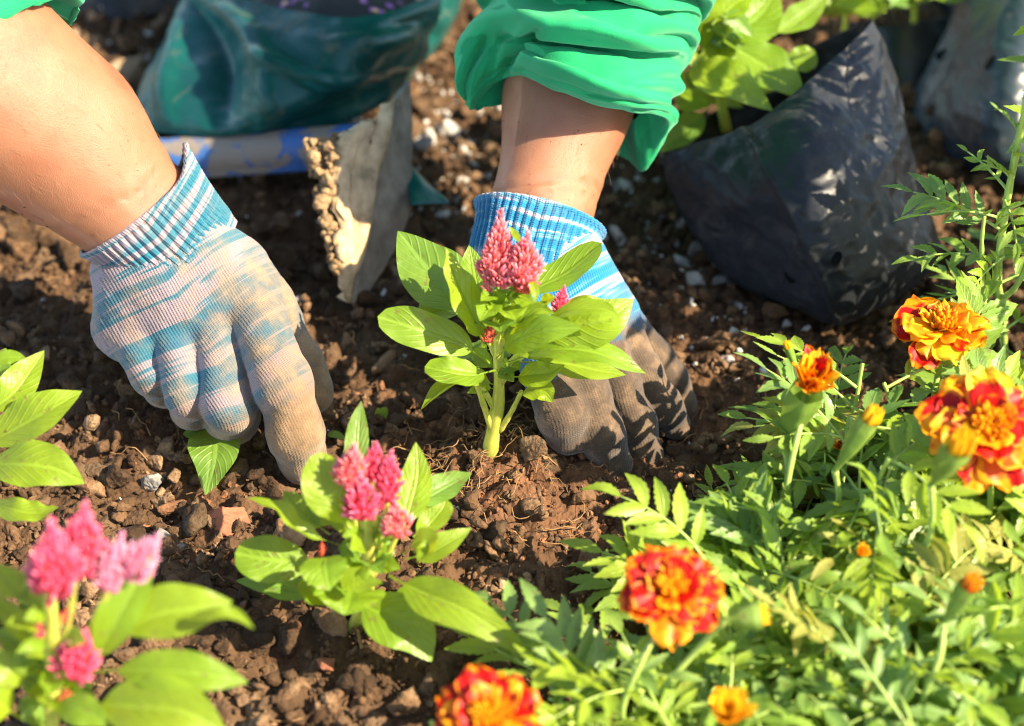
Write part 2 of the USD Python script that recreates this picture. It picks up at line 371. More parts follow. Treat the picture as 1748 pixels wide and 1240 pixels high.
field('dry_soil_lumps', 'pale dry lumps of soil behind the left arm', 1500, 0.004, 0.013, 1.5, M_CLODPALE,
      lambda x, y: sum(np.exp(-((x - q[0]) ** 2 + (y - q[1]) ** 2) / 0.085 ** 2) for q in (G(170, 130),)), 25, only=list(range(7)))
field('grey_grit', 'grey white grit and small stones around the black bag and behind the hoe', 3600, 0.0025, 0.0090, 1.5, M_GRIT, lambda x, y: 0.75 * perl(x, y) - 0.03, 26, only=list(range(7)))
# root fibres and straw: fine threads on the soil
fp = []
r2 = np.random.default_rng(5)
hero = G(850, 790)[:2]
for k in range(1130):
    q = scatter(1, r2)[0] if k < 1000 else hero + r2.normal(0, 0.026, 2)
    if k < 1000 and r2.random() > 0.25 + redness(q[0], q[1]): continue
    L = r2.uniform(0.006, 0.028); a = r2.uniform(0, 6.28); n = 7
    pts = [np.array([q[0], q[1]])]; 
    for j in range(n - 1):
        a += r2.normal(0, 0.5); pts.append(pts[-1] + L / n * np.array([math.cos(a), math.sin(a)]))
    pts = np.array(pts); z = ground_z(pts[:, 0], pts[:, 1]) + 0.003 + r2.uniform(0, 0.004) + np.abs(np.cumsum(r2.normal(0, 0.0009, n)))
    fp.append(tube(np.column_stack([pts, z]), r2.uniform(0.00014, 0.0004), 4, False))
M_FIB = plain('root_fibre', (0.20, 0.115, 0.05), 0.8, 0.2, 90, 0.5)
tag(obj('root_fibres', cat(fp), M_FIB), 'thin roots and straw threads lying on the soil', 'roots', None, 'stuff')

# stones and lumps one can point to
M_STONE = plain('grey_stone', (0.17, 0.155, 0.14), 0.8, 0.3, 120, 0.3, 0.0008, 500)
M_WHITE = plain('pale_stone', (0.38, 0.34, 0.29), 0.8, 0.3, 120, 0.25, 0.0008, 500)
M_BRICK = plain('reddish_stone', (0.23, 0.085, 0.045), 0.8, 0.3, 90, 0.4, 0.0008, 500)
M_WOOD = plain('bark', (0.16, 0.075, 0.035), 0.85, 0.2, 150, 0.5, 0.001, 400)
M_MOSS = mat('mossy_lump', {'g': ('geometry', {}), 'n': ('noise_texture', {'scale': 110.0, 'detail': 5.0}), 'r': ('rgb_ramp', {'ramp': [(0.4, (0.30, 0.18, 0.07)), (0.5, (0.12, 0.13, 0.02)), (0.6, (0.03, 0.06, 0.02))]}),
    'n2': ('noise_texture', {'scale': 900.0, 'detail': 4.0}), 'b': ('bump', {'strength': 1.0, 'distance': 0.0015}), 'p': ('principled_bsdf', {'roughness': 0.9})},
    [('g.position', 'n.vector'), ('n.fac', 'r.fac'), ('r.color', 'p.base_color'), ('g.position', 'n2.vector'), ('n2.fac', 'b.height'), ('b.normal', 'p.normal')])
for k, (nm, lb, ct, px, py, sz, st, mt) in enumerate([
    ('pebble', 'small smooth white pebble beside the right edge of the left glove', 'pebble', 511, 512, 0.0040, (0.9, 0.9, 1.2), M_WHITE),
    ('stone', 'pale grey stone in the soil below the seedling leaf', 'stone', 261, 826, 0.0075, (1.2, .9, .8), M_STONE),
    ('stone', 'flat reddish brown stone left of the middle pink celosia', 'stone', 380, 888, 0.0125, (1.4, .9, .7), M_BRICK),
    ('stone', 'grey lump between the pink spikes and the reddish stone', 'stone', 285, 925, 0.0105, (1.0, 1.0, .9), M_STONE),
    ('bark_piece', 'dark brown bark fragment left of the reddish stone', 'bark', 300, 866, 0.0095, (1.5, .6, .5), M_WOOD),
    ('soil_clod', 'large brown clod at the far left below the arm', 'clod', 12, 575, 0.0095, (1, 1, .9), M_CLOD),
    ('stone', 'pale lump of perlite left of the black bag, the larger of two', 'stone', 1188, 424, 0.0085, (1, .9, .9), M_STONE),
    ('stone', 'white lump lit by the sun below the black bag', 'stone', 1249, 569, 0.0046, (1.2, 1, .9), M_WHITE),
    ('stone', 'whitish crumbled lump touching the lower left of the black bag', 'stone', 1232, 480, 0.0060, (1.2, 1, .9), M_STONE),
    ('mossy_lump', 'mossy ochre lump of earth under the marigold leaves', 'lump', 1268, 972, 0.0085, (1.3, 1, 1), M_MOSS),
    ('soil_clod', 'brown rootball clod under the middle celosia at its left', 'clod', 450, 1092, 0.0155, (1.3, .9, .7), M_CLOD),
    ('stone', 'orange brown stone at the bottom edge between the celosias', 'stone', 555, 1140, 0.0065, (1, 1, .9), M_BRICK),
    ('soil_clod', 'pale clod lit by the sun right of the gloved fingers', 'clod', 1110, 600, 0.0080, (1.2, 1, .8), M_CLODPALE),
    ('soil_clod', 'tan clod beside the foot of the green bag', 'clod', 212, 120, 0.017, (1.2, 1, .9), M_CLODPALE),
    ('soil_clod', 'reddish crumbly clod left of the centre plant stem', 'clod', 712, 690, 0.0060, (1, 1, .9), M_CLODRED)]):
    p = GS(px, py, sz * 0.4)
    v, f = clod_mesh(700 + k, 4, 0.22, 1.0)
    o = obj(nm, (v * sz * np.array(st) + p, f), mt)
    tag(o, lb, ct)
# a straw
for k, (lb, a, b, r) in enumerate([('pale straw bit on the soil under the left glove', (300, 790), (345, 738), 0.0011), ('pale dry stalk piece beside the foot of the middle celosia', (618, 1108), (608, 1072), 0.0014)]):
    A, B = GS(*a, 0.004), GS(*b, 0.009)
    tag(obj('straw', tube(spline([A, (A + B) / 2 + [0, 0, .002], B], 8), [r * .7] * 7 + [r * .5], 7), M_FIB), lb, 'straw')

# ------------------------------------------------------------------ the gardener: arms, shirt, knitted gloves
dL, dR = 1.09, 1.105
W_L, W_R = C(240, 372, 1.083), C(922, 372, 1.118)                    # wrists
L_arm = [W_L, C(100, 232, 1.065), C(-15, 150, 1.045), C(-170, 20, 1.02)]
L_rad = [0.0318, 0.0405, 0.0455, 0.046]
R_arm = [W_R, C(972, 165, 1.135), C(1005, 40, 1.14), C(1060, -150, 1.13)]
R_rad = [0.0272, 0.0325, 0.0330, 0.034]
SH_L, SH_R = np.array([-0.20, 0.50, 0.62]), np.array([0.20, 0.50, 0.62])
person = thing('person', 'gardener in a green shirt and striped work gloves pressing a plant into soil', 'person', (0, 0.45, 0))
def body_sdf(P, grow=0.0, arms=True):
    d = np.full(P.shape[:-1], 9.0)
    for A, R, S in ((L_arm, L_rad, SH_L), (R_arm, R_rad, SH_R)):
        for k in range(3): d = smin(d, round_cone(P, A[k], A[k + 1], R[k] + grow, R[k + 1] + grow), 0.02)
        d = smin(d, round_cone(P, A[3], S, R[3] + grow, 0.058 + grow), 0.03)
    a, b = np.array([-0.1, 0.53, 0.62]), np.array([0.1, 0.53, 0.62])
    for s in (a, b): d = smin(d, round_cone(P, s, s * [0.8, 1, 1] + [0, 0.22, -0.40], 0.115 + grow, 0.125 + grow), 0.05)
    d = smin(d, round_cone(P, SH_L, SH_R, 0.07 + grow, 0.07 + grow), 0.06)
    return d
handstub = lambda P: np.minimum(round_cone(P, W_L, C(275, 425, 1.095), 0.024, 0.014), round_cone(P, W_R, C(935, 420, 1.125), 0.022, 0.014))
V, F = surface_net(lambda P: smin(body_sdf(P), handstub(P), 0.015), (-0.42, -0.12, -0.02), (0.36, 0.95, 0.80), 0.0062)
bt = trimesh.Trimesh(V, F, process=False)
near = (np.abs(V - W_L).sum(1) < 0.42) | (np.abs(V - W_R).sum(1) < 0.42)
V2, F2 = trimesh.remesh.subdivide_loop(V, F, 1)
def creases(V, N, W, T, items):
    "fine skin folds round the wrist: depth in metres at a distance s up the arm, tilted"
    s = (V - W) @ T
    side = unit(np.cross(T, FWD)); a = (V - W) @ side
    out = np.zeros(len(V))
    for s0, tilt, w, dep, wob in items:
        q = s - s0 - tilt * a - wob * (fbm(V * 60, 2, 3) - 0.5)
        out += -dep * np.exp(-(q / w) ** 2) + dep * 0.5 * np.exp(-((q - 2.0 * w) / (1.6 * w)) ** 2)
    near_ = np.linalg.norm(V - W, axis=1) < 0.09
    return N * (out * near_)[:, None]
tm = trimesh.Trimesh(V2, F2, process=False); N2 = np.array(tm.vertex_normals)
for _ in range(1):
    V2 = V2 + creases(V2, N2, W_L, unit(L_arm[1] - L_arm[0]), [(0.020, 0.25, 0.0016, 0.0009, 0.012), (0.012, 0.1, 0.0014, 0.0006, 0.01)])
    V2 = V2 + creases(V2, N2, W_R, unit(R_arm[1] - R_arm[0]), [(0.013, -0.3, 0.0017, 0.0012, 0.010), (0.006, -0.35, 0.0016, 0.001, 0.01)])
V2 = V2 + N2 * (0.0016 * (fbm(V2 * 28, 2, 8) - 0.5))[:, None]
SKIN = mat('skin', {
    'g': ('geometry', {}), 'n': ('noise_texture', {'scale': 22.0, 'detail': 4.0, 'roughness': 0.55}),
    'r': ('rgb_ramp', {'ramp': [(0.3, (0.225, 0.096, 0.050)), (0.5, (0.255, 0.112, 0.060)), (0.72, (0.225, 0.076, 0.038))]}),
    'n3': ('noise_texture', {'scale': 170.0, 'detail': 3.0}), 'sr': ('rgb_ramp', {'ramp': [(0, (0, 0, 0)), (0.71, (0, 0, 0)), (0.78, (0.6,) * 3), (1, (0.7,) * 3)]}),
    'mx': ('mix_color', {'b': (0.20, 0.075, 0.04)}),
    'mp': ('mapping', {'scale': (1.0, 1.0, 1.0)}), 'n2': ('noise_texture', {'scale': 1300.0, 'detail': 4.0, 'roughness': 0.65}), 'v': ('voronoi_texture', {'scale': 1900.0}),
    'ad': ('math', {'math_type': 'add'}), 'b': ('bump', {'strength': 0.5, 'distance': 0.0004}),
    'p': ('principled_bsdf', {'roughness': 0.47, 'specular_ior_level': 0.42, 'subsurface_weight': 0.35, 'subsurface_radius': (0.9, 0.35, 0.18), 'subsurface_scale': 0.004})},
    [('g.position', 'n.vector'), ('n.fac', 'r.fac'), ('g.position', 'n3.vector'), ('n3.fac', 'sr.fac'), ('sr.color', 'mx.fac'), ('r.color', 'mx.a'), ('mx.result', 'p.base_color'),
     ('g.position', 'mp.vector'), ('mp.vector', 'n2.vector'), ('mp.vector', 'v.vector'), ('n2.fac', 'ad.value1'), ('v.distance', 'ad.value2'), ('ad.value', 'b.height'), ('b.normal', 'p.normal')])
obj('body', (V2, F2), SKIN, person, label='tanned bare forearms of the gardener')
# fine arm hair
hp = []
rh = np.random.default_rng(3)
fn = np.array(tm.face_normals); fc = V2[F2].mean(1)
ok = np.nonzero(((fn @ -FWD) > -0.2) & (((np.linalg.norm(fc - L_arm[1], axis=1) < 0.10) | (np.linalg.norm(fc - R_arm[1], axis=1) < 0.08))))[0]
for k in rh.choice(ok, 800):
    T = unit(W_L - L_arm[1]) if fc[k][0] < 0 else unit(W_R - R_arm[1])
    d = unit(T - fn[k] * (T @ fn[k]) + 0.35 * rh.normal(size=3) * [1, 1, 0.3]); L = rh.uniform(0.004, 0.009)
    p = fc[k]; hp.append(tube(np.array([p, p + d * L * .5 + fn[k] * .0006, p + d * L + fn[k] * .0005]), [0.00006, 0.00005, 0.00002], 3, False))
M_HAIR = plain('arm_hair', (0.16, 0.075, 0.04), 0.5)
tag(obj('arm_hair', cat(hp), M_HAIR, person), None, None, None, 'stuff')

sk = []
for W, T, n in ((W_L, unit(L_arm[1] - W_L), 60), (W_R, unit(R_arm[1] - W_R), 70)):
    near_ = np.nonzero((((fc - W) @ T) > -0.004) & (((fc - W) @ T) < 0.05) & (np.linalg.norm(fc - W, axis=1) < 0.065) & ((fn @ -FWD) > -0.1))[0]
    for k in rh.choice(near_, n):
        v, f = clod_mesh(1300 + int(rh.integers(12)), 1, 0.5, 0.6); sk.append((v * 0.00035 * math.exp(rh.normal(0, .55)) + fc[k], f))
tag(obj('soil_specks', cat(sk), M_CLOD, person), None, None, None, 'stuff')

CLOTH = mat('green_cloth', {
    'g': ('geometry', {}), 'n': ('noise_texture', {'scale': 30.0, 'detail': 4.0}), 'r': ('rgb_ramp', {'ramp': [(0.3, (0.004, 0.20, 0.070)), (0.7, (0.008, 0.27, 0.10))]}),
    'n2': ('noise_texture', {'scale': 1100.0, 'detail': 4.0, 'roughness': 0.7}), 'b': ('bump', {'strength': 0.7, 'distance': 0.0006}),
    'p': ('principled_bsdf', {'roughness': 0.8, 'specular_ior_level': 0.25, 'sheen_weight': 0.25, 'sheen_roughness': 0.4, 'sheen_tint': (0.5, 1.0, 0.75)})},
    [('g.position', 'n.vector'), ('n.fac', 'r.fac'), ('r.color', 'p.base_color'), ('g.position', 'n2.vector'), ('n2.fac', 'b.height'), ('b.normal', 'p.normal')])
# shirt above the sleeves: upper arms and trunk (starts outside the frame)
eL, eR = L_arm[3], R_arm[3]
def shirt_sdf(P):
    d = body_sdf(P, 0.012)
    cut = np.maximum((P - (L_arm[2] + L_arm[3]) / 2) @ unit(L_arm[2] - L_arm[3]) , -9) 
    cutl = np.where(P[..., 0] < -0.02, (P - (L_arm[2] * 0.3 + L_arm[3] * 0.7)) @ unit(L_arm[2] - L_arm[3]), -9)
    cutr = np.where(P[..., 0] >= -0.02, (P - (R_arm[2] * 0.1 + R_arm[3] * 0.9)) @ unit(R_arm[2] - R_arm[3]), -9)
    lowz = np.where(P[..., 1] < 0.45, np.maximum(cutl, cutr), -9)
    return np.maximum(d, lowz)
V, F = surface_net(shirt_sdf, (-0.46, -0.1, 0.0), (0.40, 0.98, 0.84), 0.008)
N = np.array(trimesh.Trimesh(V, F, process=False).vertex_normals)
obj('shirt', (V + N * (0.010 * (fbm(V * 16, 3, 4) - 0.5))[:, None], F), CLOTH, person)

def loft(rings, nu, nv, closed=True):
    "rings: list of equal-length closed control loops (world points)"
    R = np.array([spline(r, nv, closed) for r in rings])
    return np.stack([spline(R[:, j], nu) for j in range(nv)], 1)
def sheet(Vg, thick=0.0014, wrap=True):
    nu, nv = Vg.shape[:2]
    f = grid_faces(nu, nv, wrap)
    v = Vg.reshape(-1, 3)
    n = np.array(trimesh.Trimesh(v, f, process=False).vertex_normals)
    k = len(v)
    fs = [f, f[:, ::-1] + k]
    j = np.arange(nv if wrap else nv - 1); j2 = (j + 1) % nv
    for row, flip in ((0, False), (nu - 1, True)):
        a, b = row * nv + j, row * nv + j2
        q = np.vstack([np.stack([a, b, b + k], 1), np.stack([a, b + k, a + k], 1)])
        fs.append(q[:, ::-1] if not flip else q)
    if not wrap:
        i = np.arange(nu - 1)
        for col, flip in ((0, True), (nv - 1, False)):
            a, b = i * nv + col, (i + 1) * nv + col
            q = np.vstack([np.stack([a, b, b + k], 1), np.stack([a, b + k, a + k], 1)])
            fs.append(q[:, ::-1] if not flip else q)
    return np.vstack([v, v - n * thick]), np.vstack(fs)

D0 = 1.132
def ringpx(L, d0=D0): return [C(x, y, d0 + d * (1.22 if d < 0 else 1.1)) for x, y, d in L]
H = [(868, 178, .015), (803, 184, .0), (866, 128, -.010), (935, 150, -.040), (1005, 173, -.046), (1075, 192, -.040), (1140, 204, -.012), (1126, 248, .006), (1098, 290, .016), (1066, 272, .040), (980, 235, .052), (900, 195, .042)]
A_ = [(838, 165, .02), (786, 150, -.008), (858, 98, -.016), (930, 112, -.056), (1010, 135, -.064), (1088, 152, -.054), (1152, 162, -.015), (1150, 195, .010), (1112, 242, .026), (1066, 230, .054), (980, 195, .062), (900, 160, .054)]
B_ = [(810, 120, .02), (776, 96, -.008), (850, 66, -.018), (925, 76, -.045), (1015, 88, -.048), (1095, 104, -.042), (1152, 112, -.010), (1156, 140, .012), (1122, 182, .033), (1070, 180, .055), (985, 150, .062), (890, 130, .05)]
C_ = [(806, 78, .02), (790, 50, -.002), (852, 22, -.034), (930, 40, -.060), (1020, 50, -.066), (1108, 62, -.054), (1180, 66, -.015), (1182, 92, .015), (1130, 130, .04), (1075, 130, .058), (990, 100, .065), (885, 85, .052)]
E_ = [(830, 40, .02), (835, 5, -.0), (875, -20, -.03), (945, 2, -.046), (1030, 8, -.050), (1115, 18, -.042), (1180, 22, -.01), (1190, 50, .015), (1135, 80, .04), (1080, 80, .058), (1000, 60, .062), (890, 40, .05)]
F_ = [(x + 22, y - 75, d) for x, y, d in C_]
G_ = [(x + 30, y - 120, d) for x, y, d in E_]
cH = np.mean([[x, y, d] for x, y, d in H], 0)
I1 = [((x - cH[0]) * .90 + cH[0], (y - cH[1]) * .9 + cH[1] - 30, d * .9) for x, y, d in H]
I2 = [((x - cH[0]) * .86 + cH[0], (y - cH[1]) * .86 + cH[1] - 75, d * .85 - .01) for x, y, d in H]
lo_ = [(1030 + (x - 1015) * .8, y - 210, d * .85) for x, y, d in C_]
lo2 = [(1060 + (x - 1015) * .75, y - 330, d * .8) for x, y, d in C_]
Vg = loft([ringpx(r) for r in (I2, I1, H, A_, B_, C_, E_, F_, G_, lo_, lo2)], 150, 150)
nrm = np.array(trimesh.Trimesh(Vg.reshape(-1, 3), grid_faces(150, 150, True), process=False).vertex_normals).reshape(Vg.shape)
uu = np.linspace(0, 10, 150)[:, None] * np.ones((1, 150)); th = np.linspace(0, 1, 150, endpoint=False)[None] * np.ones((150, 1))
fold = 0.0
def crease(th0, th1, u0, u1, w, dep):
    "a soft pinch line between two points of the cloth"
    dx, du = (th1 - th0) * 30, u1 - u0
    x, y = (th - th0) * 30, uu - u0
    t = np.clip((x * dx + y * du) / (dx * dx + du * du), 0, 1)
    r = np.hypot(x - t * dx, y - t * du)
    e = np.sin(np.pi * np.clip(t, 0.02, 0.98)) ** 0.5
    return -dep * e * np.exp(-(r / w) ** 2) + 0.45 * dep * e * np.exp(-((r - 2.1 * w) / (1.3 * w)) ** 2)
for a in ((0.17, 0.47, 4.0, 4.25, .16, .006), (0.20, 0.50, 3.6, 2.9, .14, .004), (0.16, .24, 2.2, 4.6, .2, .007), (0.30, 0.56, 5.6, 4.7, .18, .006), (0.24, 0.44, 6.6, 5.9, .2, .007), (0.38, 0.60, 6.9, 6.4, .18, .006),
          (0.40, 0.54, 3.3, 3.6, .12, .003), (0.08, 0.15, 2.4, 4.0, .2, .006), (0.50, 0.62, 2.7, 3.7, .2, .007), (0.25, .52, 7.6, 7.5, .2, .007)): fold = fold + crease(*a)
seamline = 0.0011 * np.exp(-((uu - 2.42) / 0.05) ** 2) - 0.0011 * np.exp(-((uu - 2.53) / 0.04) ** 2)
fold = fold + seamline + 0.0016 * (fbm(np.stack([th * 30, uu * 2.2 + th * 14, 0 * th], -1), 2, 12) - 0.5)
Vg = Vg + nrm * (fold + 0.0035 * (fbm(np.stack([th * 9, uu * 1.1 + th * 6, 0 * th], -1), 3, 2) - 0.5))[..., None]
obj('sleeve', sheet(Vg[:, ::-1], -0.0016) if False else sheet(Vg, 0.0016), CLOTH, person, label='rolled up green sleeve with deep folds')
# sleeve of the other arm, only its cuff is in view
ctr, acr, axs = np.array([0., 84.]), np.array([132., -90.]), np.array([-0.75, -0.66])
def lring(up, k, tilt=1.0):
    out = []
    for j in range(12):
        a = 2 * math.pi * j / 12
        f = -math.sin(a)
        p = ctr + acr * k * math.cos(a) + axs * (up + tilt * 42 * -f * (-1))
        out.append(C(p[0], p[1], 1.055 + 0.058 * k * math.sin(a) - up * 0.0001))
    return out
Vg = loft([lring(70, .85), lring(15, .93), lring(-5, 1.0), lring(25, 1.06), lring(60, .98), lring(110, 1.05), lring(200, .9), lring(300, .85)], 90, 90)
nrm = np.array(trimesh.Trimesh(Vg.reshape(-1, 3), grid_faces(90, 90, True), process=False).vertex_normals).reshape(Vg.shape)
Vg = Vg + nrm * (0.008 * (fbm(Vg * 45, 3, 6) - 0.5))[..., None]
obj('sleeve', sheet(Vg, 0.0016), CLOTH, person, label='green sleeve cuff at the upper left')

# gloves -------------------------------------------------------------
def knit(name, ramp, mud): return mat(name, {
    'h': ('attribute', {'attribute': 'hand'}), 's': ('separate_xyz', {}),
    'cb': ('combine_xyz', {}), 'mu': ('math', {'math_type': 'multiply', 'value2': 170.0}), 'mv': ('math', {'math_type': 'multiply', 'value2': 11.0}),
    'n': ('noise_texture', {'scale': 1.0, 'detail': 3.0, 'roughness': 0.65, 'distortion': 0.35}),
    'mu2': ('math', {'math_type': 'multiply', 'value2': 38.0}), 'cb2': ('combine_xyz', {}), 'n1': ('noise_texture', {'scale': 1.0, 'detail': 1.0}),
    'nn': ('math', {'math_type': 'multiply_add', 'value2': 0.55}), 'n1s': ('math', {'math_type': 'multiply', 'value2': 0.52}),
    'r': ('rgb_ramp', {'ramp': ramp}),
    'g': ('geometry', {}), 'mn': ('noise_texture', {'scale': 55.0, 'detail': 6.0, 'roughness': 0.65}), 'ms': ('math', {'math_type': 'multiply_add', 'value2': 1.6}),
    'mo': ('math', {'math_type': 'subtract', 'value2': 0.8}), 'mr': ('rgb_ramp', {'ramp': [(0.0, (0.05,) * 3), (0.30, (0.25,) * 3), (0.55, (0.60,) * 3), (0.9, (0.97,) * 3)]}),
    'mc': ('rgb_ramp', {'ramp': mud}), 'mx': ('mix_color', {}),
    'kw': ('math', {'math_type': 'multiply', 'value2': 6200.0}), 'kx': ('math', {'math_type': 'multiply', 'value2': 4200.0}), 'ks': ('math', {'math_type': 'sine'}), 'kc': ('math', {'math_type': 'sine'}), 'kp': ('math', {'math_type': 'add'}), 'mi': ('math', {'math_type': 'subtract', 'value1': 1.45}), 'km': ('math', {'math_type': 'multiply'}),
    'bn': ('noise_texture', {'scale': 900.0, 'detail': 3.0}), 'bx': ('math', {'math_type': 'multiply_add', 'value2': 4.5}), 'b': ('bump', {'strength': 0.6, 'distance': 0.00017}),
    'p': ('principled_bsdf', {'roughness': 0.88, 'specular_ior_level': 0.2, 'sheen_weight': 0.2})},
    [('h.color', 's.vector'), ('s.x', 'mu.value1'), ('s.y', 'mv.value1'), ('mu.value', 'cb.x'), ('mv.value', 'cb.y'), ('cb.vector', 'n.vector'),
     ('s.x', 'mu2.value1'), ('mu2.value', 'cb2.x'), ('cb2.vector', 'n1.vector'), ('n.fac', 'nn.value1'), ('n1.fac', 'n1s.value1'), ('n1s.value', 'nn.value3'), ('nn.value', 'r.fac'),
     ('g.position', 'mn.vector'), ('mn.fac', 'ms.value1'), ('s.z', 'ms.value3'), ('ms.value', 'mo.value1'), ('mo.value', 'mr.fac'), ('mn.fac', 'mc.fac'),
     ('mr.color', 'mx.fac'), ('r.color', 'mx.a'), ('mc.color', 'mx.b'), ('mx.result', 'p.base_color'),
     ('s.x', 'kw.value1'), ('s.y', 'kx.value1'), ('kw.value', 'ks.value1'), ('kx.value', 'kc.value1'), ('ks.value', 'kp.value1'), ('kc.value', 'kp.value2'),
     ('g.position', 'bn.vector'), ('mr.color', 'mi.value2'), ('kp.value', 'km.value1'), ('mi.value', 'km.value2'), ('bn.fac', 'bx.value1'), ('km.value', 'bx.value3'), ('bx.value', 'b.height'), ('b.normal', 'p.normal')])

GLOVE = knit('striped_knit', [(0.0, (0.195, 0.16, 0.205)), (0.505, (0.22, 0.18, 0.205)), (0.53, (0.07, 0.14, 0.185)), (0.55, (0.005, 0.11, 0.16)), (0.66, (0.004, 0.095, 0.16)), (1.0, (0.004, 0.08, 0.15))], [(0.3, (0.085, 0.050, 0.025)), (0.5, (0.17, 0.105, 0.055)), (0.68, (0.25, 0.16, 0.085))])
GLOVE2 = knit('striped_knit_blue', [(0.0, (0.30, 0.26, 0.36)), (0.465, (0.33, 0.29, 0.36)), (0.495, (0.08, 0.22, 0.34)), (0.525, (0.004, 0.15, 0.30)), (0.62, (0.004, 0.11, 0.26)), (1.0, (0.005, 0.09, 0.22))], [(0.3, (0.030, 0.018, 0.010)), (0.5, (0.070, 0.043, 0.023)), (0.66, (0.16, 0.10, 0.052))])
def glove(palm, fingers, kpalm, kfin, step, U0, U1, mudfn, label, smooth_it=2, wr=0.0, gm=None):
    palm = [(np.asarray(a), np.asarray(b), ra, rb) for a, b, ra, rb in palm]
    allp = np.vstack([np.vstack([a, b]) for a, b, _, _ in palm] + [np.array([j[0] for j in f]) for f in fingers])
    lo, hi = allp.min(0) - 0.045, allp.max(0) + 0.045
    def fn(P):
        d = np.full(P.shape[:-1], 9.0)
        for a, b, ra, rb in palm: d = smin(d, round_cone(P, a, b, ra, rb), kpalm)
        out = d
        fd = None
        for f in fingers:
            e = np.full(P.shape[:-1], 9.0)
            for (a, ra), (b, rb) in zip(f[:-1], f[1:]): e = smin(e, round_cone(P, a, b, ra, rb), 0.006)
            fd = e if fd is None else smin(fd, e, kfin)
        return smin(out, fd, 0.006)
    V, F = surface_net(fn, lo, hi, step)
    t = trimesh.Trimesh(V, F, process=False)
    trimesh.smoothing.filter_taubin(t, iterations=smooth_it)
    V = np.array(t.vertices); N = np.array(t.vertex_normals)
    ax = unit(U1 - U0); side = unit(np.cross(ax, FWD))
    u = (V - U0) @ ax; w = (V - U0) @ side
    wr_ = 0.0018 * (fbm(np.stack([u * 75, w * 22, V @ FWD * 20], -1), 3, 7) - 0.5) + 0.0012 * (fbm(V * 140, 3, 17) - 0.5)
    V = V + N * wr_[:, None]
    # stripes bow round the hand: measure along it, sagging towards its sides
    uu = u + 0.20 * np.abs(w) - 1.2 * w ** 2
    mud = mudfn(V, u, w)
    return obj('glove', (V, F), gm or GLOVE, person, attr={'hand': np.stack([uu + 1.0, w + 0.5 + 0.3 * (V @ FWD), mud], 1)}, label=label)
def J(px, py, d, r): return (C(px, py, d), r)

d0 = 1.088
lf = [ [J(446, 558, d0 - .016, .0148), J(482, 655, d0 - .030, .0146), J(503, 735, d0 - .016, .0142), J(518, 786, d0 + .004, .0130)],
       [J(376, 588, d0 - .012, .0135), J(392, 690, d0 - .020, .0140), J(397, 714, d0 + .006, .0135), J(406, 690, d0 + .028, .0120)],
       [J(310, 610, d0 - .010, .0128), J(322, 672, d0 - .012, .0122), J(330, 694, d0 + .010, .0118), J(346, 672, d0 + .028, .0110)],
       [J(246, 606, d0 - .002, .0120), J(262, 640, d0 - .002, .0114), J(280, 660, d0 + .016, .0108), J(302, 648, d0 + .032, .0100)],
       [J(408, 455, d0 + .008, .0160), J(464, 545, d0 + .014, .0146), J(508, 618, d0 + .016, .0128), J(531, 668, d0 + .014, .0126)] ]
p_w0, p_w1 = C(224, 462, d0 - .000), C(312, 398, d0 - .004)
lpalm = [(p_w0, C(240, 580, d0 + .004), .0205, .0135), (p_w1, C(434, 528, d0 - .006), .0220, .0150), ((p_w0 + p_w1) / 2, C(368, 556, d0 - .006), .0240, .0155),
         ((p_w0 + p_w1) / 2, C(304, 580, d0 - .002), .0240, .0145), (C(236, 478, d0 + .004), C(206, 560, d0 + .010), .0185, .0160), (C(340, 430, d0 + .004), C(452, 520, d0 + .012), .020, .015)]
Uo = C(250, 400, d0); U1 = C(432, 705, d0)
tipL = C(505, 800, d0)
sideL = unit(np.cross(unit(U1 - Uo), FWD)); sideL = sideL * np.sign(sideL @ RGT)
def mudL(V, u, w):
    r = (V - Uo) @ sideL
    return 0.30 + 0.46 * smoothstep(0.062, 0.022, V[:, 2]) + 0.22 * smoothstep(0.085, 0.13, u) + 0.34 * smoothstep(-0.01, 0.035, r) * smoothstep(0.01, 0.07, u) + 0.32 * smoothstep(0.105, 0.15, u)
gl = glove(lpalm, lf, 0.012, 0.0022, 0.0013, Uo, U1, mudL, 'blue and white striped knit glove, index finger pointing into soil')

e0 = 1.094
rf = [ [J(905, 545, e0 + .0, .0160), J(942, 640, e0 - .016, .0140), J(960, 700, e0 - .018, .0140), J(969, 738, e0 - .010, .0124)],
       [J(976, 575, e0 + .002, .0132), J(1000, 660, e0 - .014, .0114), J(1026, 742, e0 - .008, .0118), J(1044, 790, e0 + .006, .0112)],
       [J(1026, 562, e0 + .010, .0128), J(1058, 650, e0 + .004, .0098), J(1086, 722, e0 + .012, .0100), J(1102, 776, e0 + .020, .0098)],
       [J(1058, 556, e0 + .020, .0118), J(1098, 634, e0 + .018, .0094), J(1132, 690, e0 + .024, .0094), J(1152, 724, e0 + .034, .0090)],
       [J(1066, 550, e0 + .032, .0110), J(1112, 604, e0 + .040, .0096), J(1146, 648, e0 + .046, .0092), J(1166, 690, e0 + .052, .0084)] ]
q0, q1 = C(876, 446, e0 + .014), C(968, 458, e0 + .014)
rpalm = [(q0, C(905, 545, e0 + .006), .0195, .0170), (q1, C(1052, 530, e0 + .022), .0205, .0125), ((q0 + q1) / 2, C(970, 548, e0 + .006), .0215, .0145), (q1, C(1020, 535, e0 + .012), .0210, .0138)]
Ur0, Ur1 = C(915, 420, e0), C(1060, 760, e0)
def mudR(V, u, w): return 0.14 + 1.1 * smoothstep(0.050, 0.078, u + 0.12 * w)
gr = glove(rpalm, rf, 0.012, 0.0022, 0.0013, Ur0, Ur1, mudR, 'blue striped knit glove with mud covered fingers behind the centre plant', gm=GLOVE2)

